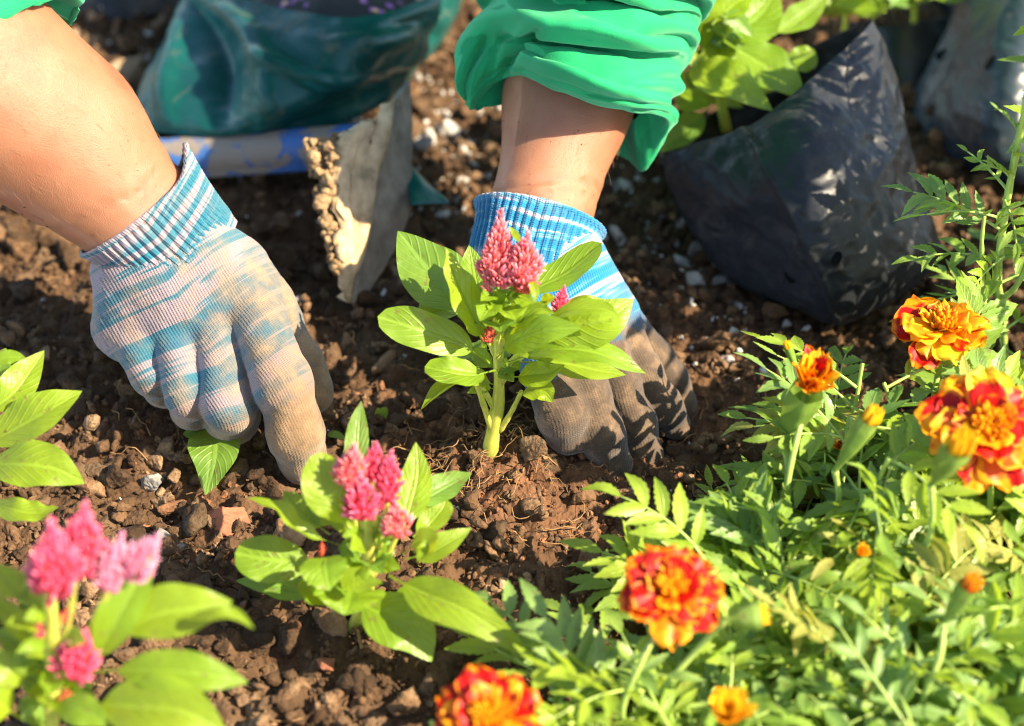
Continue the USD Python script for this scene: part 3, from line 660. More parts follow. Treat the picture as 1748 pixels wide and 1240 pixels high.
CUFF = GLOVE
def cuff(par, W, T, cx, cz, r0, r1, length, nrib, tilt, label, flare=None, gm=None):
    "ribbed tube round the wrist: axis T pointing from hand to elbow; r0 at the hand, r1 at the open end"
    a = unit(np.cross(T, FWD)); b = unit(np.cross(T, a))
    nu, nv = 70, nrib * 10
    s = np.linspace(0, 1, nu)[:, None]; ph = np.linspace(0, 2 * np.pi, nv, endpoint=False)[None]
    sd = np.clip(s / 0.90, 0, 1); k = np.clip((s - 0.90) / 0.10, 0, 1)              # the last tenth rolls over into the cuff
    rr = r0 + (r1 - r0) * sd + 0.0010 * np.sin(sd * 7 + 2 * ph) * sd + 0.0014 * np.sin(np.pi * k) - 0.0028 * k
    fl = 0 if flare is None else flare[1] * np.exp(-(np.angle(np.exp(1j * (ph - flare[0]))) / 0.42) ** 2) * smoothstep(0.25, 1, sd)
    sl = sd + 0.035 * np.sin(np.pi * k) - 0.13 * k
    ext = length * (sl + tilt * np.cos(ph) * sd) + (0 if flare is None else 0.011 * np.exp(-(np.angle(np.exp(1j * (ph - flare[0]))) / 0.42) ** 2) * sd ** 2)
    rib = 0.00085 * (np.abs(np.sin(nrib * 0.5 * ph + 0.5 * np.sin(s * 5))) * 2 - 1) * smoothstep(0.03, 0.2, s) * (1 - 0.6 * smoothstep(0.80, 0.92, s)) + 0.0002 * np.sin(s * 160)
    R_ = rr + fl + rib
    Vg = W + ext[..., None] * T + R_[..., None] * (cx * np.cos(ph)[..., None] * a + cz * np.sin(ph)[..., None] * b)
    v, f = sheet(Vg, 0.0010)
    ax = -T; u = (v - W) @ ax; w_ = (v - W) @ a
    mud = np.full(len(v), 0.06)
    hand = np.stack([u + 0.15 * np.abs(w_) + 1.0, w_ + 0.5 + 0.3 * (v @ FWD), mud], 1)
    return obj('cuff', (v, f), gm or CUFF, par, attr={'hand': hand}, label=label)
TL = unit(L_arm[1] - W_L); TR = unit(R_arm[1] - W_R)
cuff(gl, C(245, 369, 1.083) - TL * 0.036, TL, 1.0, 0.90, 0.0335, 0.0362, 0.041, 52, 0.08, 'ribbed cuff of the left glove, gaping at one side', flare=(math.pi, 0.0055))
cuff(gr, W_R - TR * 0.036, TR, 1.0, 0.94, 0.0320, 0.0350, 0.036, 48, 0.0, 'blue ribbed cuff of the right glove', gm=GLOVE2)

# ------------------------------------------------------------------ bags, hoe, scraps
def film(name, cols, rough, bumpd=0.0008, dirt=(0.16, 0.12, 0.08), dirtpos=0.62, **kw):
    cols = [np.array(c) for c in cols]
    return mat(name, {
        'g': ('geometry', {}), 'n': ('noise_texture', {'scale': 14.0, 'detail': 4.0}), 'r': ('rgb_ramp', {'ramp': [(0.35, cols[0]), (0.65, cols[1])]}),
        'dn': ('noise_texture', {'scale': 38.0, 'detail': 7.0, 'roughness': 0.7, 'distortion': 1.2}), 'dr': ('rgb_ramp', {'ramp': [(0, (0, 0, 0)), (dirtpos - 0.12, (0.02,) * 3), (dirtpos, (0.5,) * 3), (dirtpos + 0.1, (0.75,) * 3)]}),
        'mx': ('mix_color', {'b': dirt}), 'rm': ('map_range', {'from_min': 0.0, 'from_max': 1.0, 'to_min': rough, 'to_max': 0.85}),
        'n2': ('noise_texture', {'scale': 110.0, 'detail': 4.0, 'distortion': 0.8}), 'b': ('bump', {'strength': 0.6, 'distance': bumpd}),
        'p': ('principled_bsdf', {**{'specular_ior_level': 0.36}, **kw})},
        [('g.position', 'n.vector'), ('n.fac', 'r.fac'), ('g.position', 'dn.vector'), ('dn.fac', 'dr.fac'), ('dr.color', 'mx.fac'), ('r.color', 'mx.a'), ('mx.result', 'p.base_color'),
         ('dr.color', 'rm.value'), ('rm.result', 'p.roughness'), ('g.position', 'n2.vector'), ('n2.fac', 'b.height'), ('b.normal', 'p.normal')])
BLACK = film('black_film', [(0.007, 0.008, 0.010), (0.016, 0.018, 0.021)], 0.38, 0.0005, (0.06, 0.055, 0.048), 0.68, specular_ior_level=0.24)
BLUEBLACK = film('blue_black_film', [(0.012, 0.020, 0.025), (0.024, 0.036, 0.045)], 0.36, 0.0006, (0.10, 0.09, 0.08), 0.66)
TEAL = film('teal_film', [(0.0012, 0.034, 0.031), (0.0025, 0.066, 0.058)], 0.30, 0.0005, (0.11, 0.10, 0.075), 0.67, specular_tint=(0.6, 0.9, 0.85))
DARKIN = plain('bag_inside', (0.004, 0.004, 0.004), 0.9, 0.1)

def crumple(Vg, amp, sc, wrap, seed=0):
    n = np.array(trimesh.Trimesh(Vg.reshape(-1, 3), grid_faces(*Vg.shape[:2], wrap), process=False).vertex_normals).reshape(Vg.shape)
    w = np.abs(fbm(Vg * sc + seed, 3, seed) - 0.5) * 2 + 0.5 * np.abs(fbm(Vg * sc * 2.7 + seed, 2, seed + 5) - 0.5)
    w2 = np.abs(fbm(Vg * sc * 6 + seed + 9, 2, seed + 8) - 0.5)
    return Vg - n * (amp * (0.38 - w - 0.30 * w2))[..., None]
def bag_loft(rows, nu=150, nv=200):
    "rows: left end, right end, (front point), (back point) as picture points with depth"
    rings = []
    for L, R_, Fp, Bp in rows:
        L, R_, Fp, Bp = [np.array(q, float) for q in (L, R_, Fp, Bp)]
        loop = [L, 0.62 * L + 0.38 * Fp + 0.14 * (Fp - (L + R_) / 2) * [1, 1, 1.6], Fp, 0.62 * R_ + 0.38 * Fp + 0.14 * (Fp - (L + R_) / 2) * [1, 1, 1.6], R_, 0.6 * R_ + 0.4 * Bp + 0.15 * (Bp - (L + R_) / 2), Bp, 0.6 * L + 0.4 * Bp + 0.15 * (Bp - (L + R_) / 2)]
        rings.append([C(*q) for q in loop])
    return loft(rings, nu, nv)
# the large black bag, tipped towards the bed
bagA = thing('nursery_bag', 'black plastic nursery bag lying tipped with a torn pointed rim and leaves inside', 'plant bag', G(1420, 500), 'plastic nursery bags')
rowsA = [((1122, 268, 1.235), (1486, 36, 1.215), (1318, 190, 1.170), (1330, 110, 1.30)),
         ((1135, 292, 1.235), (1516, 110, 1.215), (1340, 235, 1.155), (1350, 150, 1.31)),
         ((1160, 345, 1.23), (1545, 215, 1.21), (1372, 318, 1.140), (1380, 240, 1.31)),
         ((1200, 415, 1.225), (1578, 335, 1.205), (1400, 405, 1.140), (1400, 330, 1.30)),
         ((1245, 468, 1.22), (1600, 432, 1.20), (1420, 480, 1.148), (1420, 410, 1.28)),
         ((1310, 500, 1.215), (1555, 482, 1.195), (1430, 540, 1.165), (1430, 460, 1.25)),
         ((1385, 520, 1.205), (1480, 512, 1.195), (1431, 549, 1.183), (1431, 500, 1.22))]
Vg = bag_loft(rowsA, 180, 240)
Vg = crumple(Vg, 0.0065, 22, True, 3)
# welded seam down the front
ph = np.linspace(0, 8, 240, endpoint=False)
t_ = np.linspace(0, 1, 180)
seam = np.exp(-((ph[None] - (1.55 + 0.5 * t_[:, None])) / 0.05) ** 2)
nn = np.array(trimesh.Trimesh(Vg.reshape(-1, 3), grid_faces(180, 240, True), process=False).vertex_normals).reshape(Vg.shape)
Vg = Vg - nn * (0.0016 * seam)[..., None] * np.sign((nn @ FWD))[..., None]
obj('film', sheet(Vg, 0.0006), BLACK, bagA)
def surface_at(Vg, px, py):
    "nearest point of a surface to the line of sight, nearest to the camera, with its outward direction"
    P = Vg.reshape(-1, 3) - EYE; r = unit(ray(px, py)); al = P @ r
    off = np.linalg.norm(P - al[:, None] * r, axis=1)
    k = np.argsort(off)[:14]; k = k[np.argmin(al[k])]
    return Vg.reshape(-1, 3)[k]
def hole(par, Vg, px, py, r=0.0026):
    p = surface_at(Vg, px, py); n = -FWD
    a = RGT; b = np.cross(n, a); m = 16
    ang = np.arange(m) * 2 * np.pi / m; wob = 1 + 0.25 * np.sin(2 * ang + px)
    rim = p + n * 0.0008 + r * 1.25 * wob[:, None] * (np.cos(ang)[:, None] * a + np.sin(ang)[:, None] * b)
    mid = p + n * 0.0022 + r * wob[:, None] * (np.cos(ang)[:, None] * a + np.sin(ang)[:, None] * b)
    low = p + n * 0.0014 + 0.8 * r * wob[:, None] * (np.cos(ang)[:, None] * a + np.sin(ang)[:, None] * b)
    v = np.vstack([rim, mid, low, [p + n * 0.0012]])
    f = np.vstack([grid_faces(3, m, True), np.stack([np.full(m, 3 * m), 2 * m + np.arange(m), 2 * m + (np.arange(m) + 1) % m], 1)])
    obj('drain_hole', (v, f), DARKIN, par)
for q in ((1348, 476), (1432, 441)): hole(bagA, Vg, *q)
# soil inside the bag
q = [C(x, y, d) for x, y, d in ((1175, 265, 1.24), (1300, 215, 1.20), (1440, 110, 1.22), (1400, 120, 1.28), (1260, 190, 1.29))]
ctr_ = np.mean(q, 0); ring = spline(q, 40, True)
gv = np.vstack([ctr_[None] + (ring - ctr_) * k for k in (0.02, 0.4, 0.75, 1.0)]); gv = gv + [0, 0, -0.02] + 0.008 * (fbm(gv * 90, 3, 5) - 0.5)[:, None] * [0, 0, 1]
obj('potting_soil', (gv, grid_faces(4, 40, True)), M_CLOD, bagA)

bagB = thing('nursery_bag', 'bluish black nursery bag with punched holes at the right edge', 'plant bag', G(1690, 290), 'plastic nursery bags')
rowsB = [((1650, -60, 1.40), (1860, -40, 1.36), (1760, -30, 1.31), (1750, -110, 1.48)),
         ((1632, 30, 1.40), (1880, 30, 1.36), (1740, 50, 1.285), (1750, -40, 1.48)),
         ((1590, 110, 1.39), (1900, 110, 1.35), (1730, 135, 1.270), (1740, 60, 1.47)),
         ((1556, 190, 1.38), (1915, 190, 1.34), (1720, 205, 1.265), (1730, 150, 1.45)),
         ((1575, 245, 1.37), (1915, 262, 1.33), (1720, 275, 1.272), (1730, 230, 1.42)),
         ((1640, 282, 1.345), (1880, 300, 1.31), (1745, 312, 1.285), (1740, 285, 1.37))]
Vb = crumple(bag_loft(rowsB), 0.0075, 18, True, 9)
obj('film', sheet(Vb, 0.0006), BLUEBLACK, bagB)
for q in ((1609, 92), (1690, 107)): hole(bagB, Vb, *q, 0.0034)
bagC = thing('nursery_bag', 'black nursery bag standing in the shade between the two others', 'plant bag', G(1530, 230), 'plastic nursery bags')
rowsC = [((1420, 30, 1.46), (1640, 20, 1.44), (1530, 45, 1.40), (1530, -20, 1.52)), ((1425, 110, 1.45), (1650, 110, 1.43), (1530, 130, 1.385), (1530, 60, 1.52)),
         ((1440, 200, 1.43), (1650, 200, 1.41), (1540, 225, 1.375), (1540, 150, 1.48)), ((1480, 250, 1.40), (1620, 250, 1.39), (1545, 275, 1.375), (1545, 235, 1.42))]
obj('film', sheet(crumple(bag_loft(rowsC, 60, 80), 0.006, 20, True, 12), 0.0006), BLACK, bagC)
bagD = thing('nursery_bag', 'dark nursery bag in deep shade behind the green bag at the top edge', 'plant bag', G(180, -30), 'plastic nursery bags')
rowsD = [((60, -90, 1.52), (330, -90, 1.50), (190, -70, 1.46), (190, -140, 1.58)), ((70, -30, 1.50), (335, -30, 1.48), (190, -10, 1.44), (190, -70, 1.56)), ((95, 15, 1.475), (315, 15, 1.465), (200, 34, 1.44), (200, -5, 1.51))]
obj('film', sheet(crumple(bag_loft(rowsD, 50, 70), 0.006, 20, True, 15), 0.0006), BLACK, bagD)

# teal bag with its open mouth
bagT = thing('plastic_bag', 'muddy teal plastic bag lying creased with its mouth open upwards', 'bag', G(480, 215))
rowsT = [((318, -30, 1.36), (792, -40, 1.36), (600, 34, 1.262), (560, -110, 1.46)),
         ((312, 0, 1.36), (786, -8, 1.36), (600, 58, 1.252), (560, -80, 1.47)),
         ((292, 62, 1.355), (752, 72, 1.35), (575, 112, 1.246), (540, -20, 1.46)),
         ((252, 130, 1.345), (690, 128, 1.335), (500, 176, 1.250), (500, 70, 1.44)),
         ((236, 190, 1.330), (600, 178, 1.318), (420, 222, 1.262), (440, 140, 1.40)),
         ((250, 222, 1.318), (540, 205, 1.308), (395, 232, 1.276), (400, 190, 1.36))]
Vt_ = bag_loft(rowsT, 110, 150)
phT = np.linspace(0, 8, 150, endpoint=False)[None] * np.ones((110, 1)); tT = np.linspace(0, 5, 110)[:, None] * np.ones((1, 150))
nT = np.array(trimesh.Trimesh(Vt_.reshape(-1, 3), grid_faces(110, 150, True), process=False).vertex_normals).reshape(Vt_.shape)
if ((nT[:, :75] @ FWD).mean()) > 0: nT = -nT
def pinch(p0, t0, p1, t1, w, dep):
    dx, dy = (p1 - p0), (t1 - t0); x, y = phT - p0, tT - t0
    k = np.clip((x * dx + y * dy) / (dx * dx + dy * dy), 0, 1); r = np.hypot(x - k * dx, y - k * dy)
    e = np.sin(np.pi * np.clip(k, .03, .97)) ** .6
    return dep * e * np.exp(-(r / w) ** 2)
fo = (pinch(0.2, 0.6, 1.6, 3.9, .16, -.012) + pinch(0.6, 0.6, 2.1, 3.6, .2, .012) + pinch(1.2, 2.2, 2.6, 2.5, .16, .008) + pinch(2.2, 3.5, 3.6, 2.6, .18, -.010) + pinch(2.4, 4.2, 3.9, 3.0, .15, .010)
      + pinch(0.1, 1.4, 0.9, 4.3, .14, .008) + pinch(1.4, 1.5, 3.4, 1.4, .30, .006) + pinch(2.6, 0.9, 3.6, 1.9, .2, -.006))
Vt_ = crumple(Vt_ + nT * fo[..., None], 0.0048, 20, True, 21)
obj('film', sheet(Vt_, 0.0008), TEAL, bagT)
FLORAL = mat('floral_cloth', {'g': ('geometry', {}), 'v': ('voronoi_texture', {'scale': 95.0, 'randomness': 1.0}), 'r': ('rgb_ramp', {'ramp': [(0, (0.75, 0.50, 0.03)), (0.16, (0.70, 0.45, 0.05)), (0.22, (0.35, 0.12, 0.40)), (0.34, (0.30, 0.10, 0.36)), (0.38, (0.016, 0.014, 0.016)), (1, (0.012, 0.012, 0.013))]}),
     'n': ('noise_texture', {'scale': 70.0, 'detail': 2.0}), 'mx': ('mix_color', {'a': (0.013, 0.012, 0.014)}), 'mr': ('rgb_ramp', {'ramp': [(0.52, (0, 0, 0)), (0.56, (1, 1, 1))]}), 'p': ('principled_bsdf', {'roughness': 0.85})},
     [('g.position', 'v.vector'), ('v.distance', 'r.fac'), ('g.position', 'n.vector'), ('n.fac', 'mr.fac'), ('mr.color', 'mx.fac'), ('r.color', 'mx.b'), ('mx.result', 'p.base_color')])
q = [C(x, y, d) for x, y, d in ((430, -30, 1.36), (500, 6, 1.30), (600, 26, 1.275), (690, 12, 1.30), (745, -25, 1.35), (640, -80, 1.42), (520, -80, 1.43))]
ring = spline(q, 70, True); cc = np.mean(q, 0) + [0, 0, 0.012]
gv = np.vstack([cc[None] + (ring - cc) * k + [0, 0, -0.012 * k ** 4] for k in np.linspace(0.02, 1, 24)]); gv = gv + [0, 0, 1] * (0.010 * (fbm(gv * 40, 3, 3) - 0.5))[:, None]
clo = obj('cloth', (gv, grid_faces(24, 70, True)), FLORAL)
tag(clo, 'black cloth printed with yellow and purple flowers inside the green bag', 'cloth')

# hoe: worn blue pipe and mud caked blade standing in the soil
hoe = thing('hand_hoe', 'mud caked hoe blade on a worn blue painted pipe handle', 'hoe', G(600, 480))
PIPE = mat('worn_blue_paint', {'g': ('geometry', {}), 'n': ('noise_texture', {'scale': 42.0, 'detail': 6.0, 'roughness': 0.6, 'distortion': 0.6}),
    'r': ('rgb_ramp', {'ramp': [(0.0, (0.17, 0.14, 0.115)), (0.47, (0.20, 0.165, 0.135)), (0.53, (0.03, 0.09, 0.26)), (0.60, (0.035, 0.12, 0.36)), (0.64, (0.10, 0.075, 0.06)), (1, (0.08, 0.05, 0.04))]}),
    'n2': ('noise_texture', {'scale': 300.0, 'detail': 4.0}), 'b': ('bump', {'strength': 0.8, 'distance': 0.0008}), 'p': ('principled_bsdf', {'roughness': 0.55})},
    [('g.position', 'n.vector'), ('n.fac', 'r.fac'), ('r.color', 'p.base_color'), ('g.position', 'n2.vector'), ('n2.fac', 'b.height'), ('b.normal', 'p.normal')])
pa, pb = C(150, 282, 1.315), C(655, 246, 1.245)
pl = np.linspace(0, 1, 60)[:, None] * (pb - pa) + pa
v, f = tube(pl, 0.0135, 28)
obj('handle', (v + unit(v - v.mean(0)) * 0, f), PIPE, hoe)
pr = [pb + (pb - pa) * k for k in (-0.03, 0.0, 0.015, 0.03)]
obj('ferrule', tube(pr, [0.0150, 0.0158, 0.0158, 0.0135], 28), PIPE, hoe)
MUD = plain('dry_mud', (0.42, 0.30, 0.175), 0.9, 0.25, 70, 0.45, 0.0016, 160)
STEEL = plain('muddy_steel', (0.20, 0.165, 0.13), 0.65, 0.4, 45, 0.5, 0.001, 220)
# blade: two faces that meet along a ridge; rows from the top edge down to the point
rowsH = [((612, 226, 1.192), (664, 176, 1.206), (694, 138, 1.236)), ((574, 246, 1.184), (652, 228, 1.200), (698, 205, 1.232)), ((562, 290, 1.180), (640, 292, 1.196), (698, 290, 1.228)),
         ((566, 360, 1.178), (628, 364, 1.192), (694, 366, 1.222)), ((573, 430, 1.182), (610, 436, 1.190), (664, 436, 1.212)), ((580, 505, 1.190), (594, 516, 1.192), (618, 506, 1.202))]
ru = np.array([spline(np.array([spline([C(*a), C(*b)], 14) for a, b in ((r_[0], r_[1]),)][0]), 14) for r_ in rowsH])
L_ = np.array([spline([C(*r_[0]), (np.array(C(*r_[0])) + C(*r_[1])) / 2, C(*r_[1])], 18) for r_ in rowsH])
R2_ = np.array([spline([C(*r_[1]), (np.array(C(*r_[1])) + C(*r_[2])) / 2, C(*r_[2])], 18) for r_ in rowsH])
full = np.concatenate([L_, R2_[:, 1:]], 1)
Vh = np.stack([spline(full[:, j], 70) for j in range(full.shape[1])], 1)
nh = np.array(trimesh.Trimesh(Vh.reshape(-1, 3), grid_faces(*Vh.shape[:2]), process=False).vertex_normals).reshape(Vh.shape)
if (nh @ FWD).mean() > 0: nh = -nh
j = np.linspace(0, 2, Vh.shape[1])[None]; iu = np.linspace(0, 1, 70)[:, None]
drip = 0.0022 * np.maximum(0, fbm(np.stack([j * 7 + 0 * iu, iu * 2 + 0 * j, 0 * iu * j], -1), 3, 4) - 0.42) * 6 * (j < 1.1) + 0.002 * (fbm(Vh * 120, 3, 6) - 0.5)
Vh = Vh + nh * drip[..., None]
jag = 0.007 * (fbm(np.stack([iu[:, 0] * 22, 0 * iu[:, 0], 0 * iu[:, 0]], -1), 3, 9) - 0.5)
Vh[:, :6] = Vh[:, :6] + RGT * (jag[:, None, None] * np.linspace(1, 0, 6)[None, :, None])
obj('blade', sheet(Vh[:, 17:], 0.0025, False), STEEL, hoe, label='grey brown steel face of the blade')
obj('mud_crust', sheet(Vh[:, :18] + nh[:, :18] * 0.0012, 0.0040, False), MUD, hoe, label='tan mud crust on the left face of the blade')
cl = []
rc = np.random.default_rng(8)
for k in range(190):
    t = rc.uniform(0, 1) ** 1.4
    p = C(540 + 26 * rc.uniform(-0.6, 1.0) * (1.2 - t) + 34 * t, 246 + 215 * t, 1.184 + rc.uniform(-.012, .012))
    v, f = clod_mesh(900 + k, 2, 0.6, 1.0); cl.append((v * rc.uniform(0.002, 0.0062) + p, f))
for k in range(40):
    p = C(rc.uniform(560, 640), 238 + rc.uniform(-8, 8), 1.19); v, f = clod_mesh(1100 + k, 2, 0.6, 1.0); cl.append((v * rc.uniform(0.0015, 0.004) + p, f))
obj('mud_clump', cat(cl), plain('wet_mud', (0.21, 0.135, 0.07), 0.9, 0.25, 120, 0.5, 0.0012, 300), hoe)

for lb, pts in (('small torn teal plastic scrap between the bag and the hoe blade', [(543, 186, 1.31), (560, 183, 1.31), (618, 222, 1.265), (572, 222, 1.27)]), ('torn teal plastic scrap lying right of the hoe blade', [(690, 284, 1.235), (700, 282, 1.24), (768, 346, 1.222), (702, 350, 1.205)])):
    a, b, c, d = [C(*p) for p in pts]
    s, t = np.meshgrid(np.linspace(0, 1, 14), np.linspace(0, 1, 14), indexing='ij')
    g = (a * (1 - s)[..., None] + b * s[..., None]) * (1 - t)[..., None] + (d * (1 - s)[..., None] + c * s[..., None]) * t[..., None]
    g = g + UPV * (0.003 * np.sin(3.1 * s) * np.sin(2.2 * t + 1))[..., None] + UPV * 0.002 * (fbm(g * 150, 2, 3) - .5)[..., None]
    tag(obj('plastic_scrap', sheet(g, 0.0006, False), TEAL), lb, 'plastic scrap', 'torn teal plastic scraps')

# ------------------------------------------------------------------ plants
def leaf_geom(P, width, nrm, shape='celosia', fold=0.18, wave=0.08, nw=3.0, cup=0.0, seed=0, nu=26, nv=11, petiole=0.16, droop=0.0):
    "leaf blade along the centreline P (world points); width in metres; nrm = direction its upper side faces"
    c = spline(P, nu)
    T = unit(np.gradient(c, axis=0))
    N = unit(nrm - T * (T @ nrm)[:, None]); B = np.cross(T, N)
    u = np.linspace(0, 1, nu)
    if shape == 'celosia':
        b = np.clip((u - petiole) / (1 - petiole), 0, 1)
        w = (np.sin(np.pi * b ** 0.80) ** 0.85) * (1 - 0.22 * b)
        w = w / w.max(); w = np.maximum(w, 0.055 * (1 - u) + 0.004)
    elif shape == 'round':
        b = np.clip((u - petiole) / (1 - petiole), 0, 1)
        w = np.sqrt(np.clip(1 - (2 * b ** 1.15 - 1) ** 2, 0, 1)) ** 0.95
        w = np.maximum(w, 0.06 * (1 - u) + 0.004)
    elif shape == 'lance':
        w = np.sin(np.pi * np.clip(u, 0, 1) ** 0.8) ** 0.9; w = np.maximum(w, 0.03)
    vv = np.linspace(-1, 1, nv)
    r = np.random.default_rng(seed); ph1, ph2 = r.uniform(0, 6.28, 2)
    h = 0.5 * width * w
    x = vv[None] * h[:, None]
    av = np.abs(vv)[None]
    z = fold * av * h[:, None] - cup * av ** 2 * h[:, None]
    s = np.sin(nw * 2 * np.pi * u + ph1)[:, None] * (vv[None] > 0) + np.sin(nw * 2 * np.pi * u * 1.13 + ph2)[:, None] * (vv[None] < 0)
    z = z + wave * width * 0.5 * s * av ** 2.2 * np.minimum(w, 0.8)[:, None]
    z = z - 0.010 * width * np.abs(np.sin(9 * np.pi * (u[:, None] - 0.32 * av))) * (av > 0.05) * w[:, None]
    z = z - 0.045 * width * np.exp(-(av / 0.08) ** 2) * w[:, None]
    V = c[:, None] + x[..., None] * B[:, None] + z[..., None] * N[:, None]
    uv = np.stack(np.broadcast_arrays(u[:, None], vv[None] * np.minimum(1, 0.3 + w[:, None])), -1).reshape(-1, 2)
    return V.reshape(-1, 3), grid_faces(nu, nv)[:, ::-1], uv
def px_leaf(pts, wpx, face=0.5, roll=0.0, **kw):
    "pts: picture points with depth; face: 0 = upper side to the sky, 1 = to the camera"
    P = [C(*p) for p in pts]
    T = unit(P[-1] - P[0])
    n = unit(face * -FWD + (1 - face) * np.array([0, 0, 1.0]))
    n = unit(n - T * (T @ n))
    if roll: n = n * math.cos(roll) + np.cross(T, n) * math.sin(roll)
    vis = max(0.45, abs(np.cross(T, n) @ RGT) * abs(np.cross(T, FWD) @ RGT) + abs(np.cross(T, n) @ UPV) * abs(unit(np.cross(T, FWD)) @ UPV))
    d = np.mean([p[2] for p in pts])
    return leaf_geom(P, wpx * PXT * d / min(1, vis), n, **kw)
def stem_mesh(P, r0, r1, n=24, sides=10):
    c = spline(P, n); t = np.linspace(0, 1, n)
    return tube(c, r0 + (r1 - r0) * t + 0.06 * r0 * np.sin(t * 23), sides)

FLORET = [mat(nm, {'uv': ('uvmap', {'attribute': 'st'}), 's': ('separate_xyz', {}), 'r': ('rgb_ramp', {'ramp': ramp}), 'g': ('geometry', {}),
      'p': ('principled_bsdf', {'roughness': 0.45, 'specular_ior_level': 0.5, 'sheen_weight': 0.1}), 't': ('translucent_bsdf', {}), 'o': ('mix_closure', {'fac': 0.38})},
      [('uv.UV', 's.vector'), ('s.x', 'r.fac'), ('r.color', 'p.base_color'), ('r.color', 't.color'), ('p.BSDF', 'o.closure1'), ('t.BSDF', 'o.closure2')], 'o.closure')
      for nm, ramp in (('pink_florets', [(0, (0.66, 0.32, 0.03)), (0.22, (0.74, 0.12, 0.11)), (0.55, (0.82, 0.17, 0.23)), (1.0, (0.94, 0.60, 0.58))]),
                       ('deep_pink_florets', [(0, (0.58, 0.16, 0.03)), (0.22, (0.68, 0.035, 0.085)), (0.55, (0.80, 0.075, 0.20)), (1.0, (0.92, 0.42, 0.50))]),
                       ('pale_pink_florets', [(0, (0.50, 0.20, 0.10)), (0.2, (0.72, 0.18, 0.30)), (0.6, (0.80, 0.34, 0.48)), (1.0, (0.90, 0.66, 0.72))]),
                       ('coral_florets', [(0, (0.55, 0.28, 0.03)), (0.3, (0.62, 0.07, 0.045)), (0.8, (0.64, 0.06, 0.06)), (1.0, (0.75, 0.25, 0.18))]))]
FL_V, FL_F = None, None
def floret():
    n, s = 7, 6
    t = np.linspace(0, 1, n); r = 0.30 * np.sin(np.pi * (0.06 + 0.90 * t) ** 0.75) * (1 - 0.35 * t)
    a = np.arange(s) * 2 * np.pi / s
    v = np.stack([r[:, None] * np.cos(a), r[:, None] * np.sin(a), np.broadcast_to(t[:, None], (n, s))], -1).reshape(-1, 3)
    return v, grid_faces(n, s, True), np.repeat(t, s)
FL_V, FL_F, FL_T = floret()
def spike(par, base, tip, hw, seed, m, n=None, label=None):
    "plume of pointed florets set round a core, from base to tip (world points), half width in metres"
    r = np.random.default_rng(seed)
    ax = tip - base; L = np.linalg.norm(ax); ax = ax / L
    a = unit(np.cross(ax, [0.2, 0.9, 0.1])); b = np.cross(ax, a)
    hw = hw * 1.3
    n = int((n * 1.6) if n else 210 * max(0.6, L / 0.028))
    parts, uvs = [], []
    bend = r.normal(0, 0.06, 2)
    for k in range(n):
        s = (k + 0.5) / n; s = s ** 0.92
        ph = k * 2.39996 + r.normal(0, 0.25)
        prof = (np.sin(np.pi * min(1, 0.18 + 0.86 * s)) ** 0.75 * (1 - 0.50 * s) + 0.04) * (1 + 0.25 * math.sin(ph * 3 + s * 9) * (1 - s))
        out = math.cos(ph) * a + math.sin(ph) * b
        fs = hw * (0.62 - 0.26 * s) * r.uniform(0.65, 1.3)
        d = unit(out * (0.9 - 0.75 * s) + ax * (0.65 + 0.6 * s) + 0.25 * r.normal(size=3))
        p = base + ax * L * (0.02 + 0.90 * s) + (a * bend[0] + b * bend[1]) * L * s * s + out * max(0, hw * prof * 1.25 - fs * 0.55)
        e1 = unit(np.cross(d, [0.3, 0.5, 0.8])); e2 = np.cross(d, e1)
        v = p + fs * (0.80 * FL_V[:, :1] * e1 + 0.80 * FL_V[:, 1:2] * e2 + 1.22 * FL_V[:, 2:] * d)
        parts.append((v, FL_F)); uvs.append(np.stack([FL_T * r.uniform(0.7, 1.05), FL_T], 1))
    core = np.linspace(0, 0.80, 12); c = base + core[:, None] * ax * L
    tv, tf = tube(c, hw * 0.62 * (np.sin(np.pi * np.minimum(1, 0.2 + 0.92 * core)) ** 0.8 * (1 - 0.6 * core) + 0.02), 8)
    parts.append((tv, tf)); uvs.append(np.full((len(tv), 2), 0.25))
    v, f = cat(parts)
    return obj('flower_spike', (v, f), m, par, uv=np.vstack(uvs), label=label)

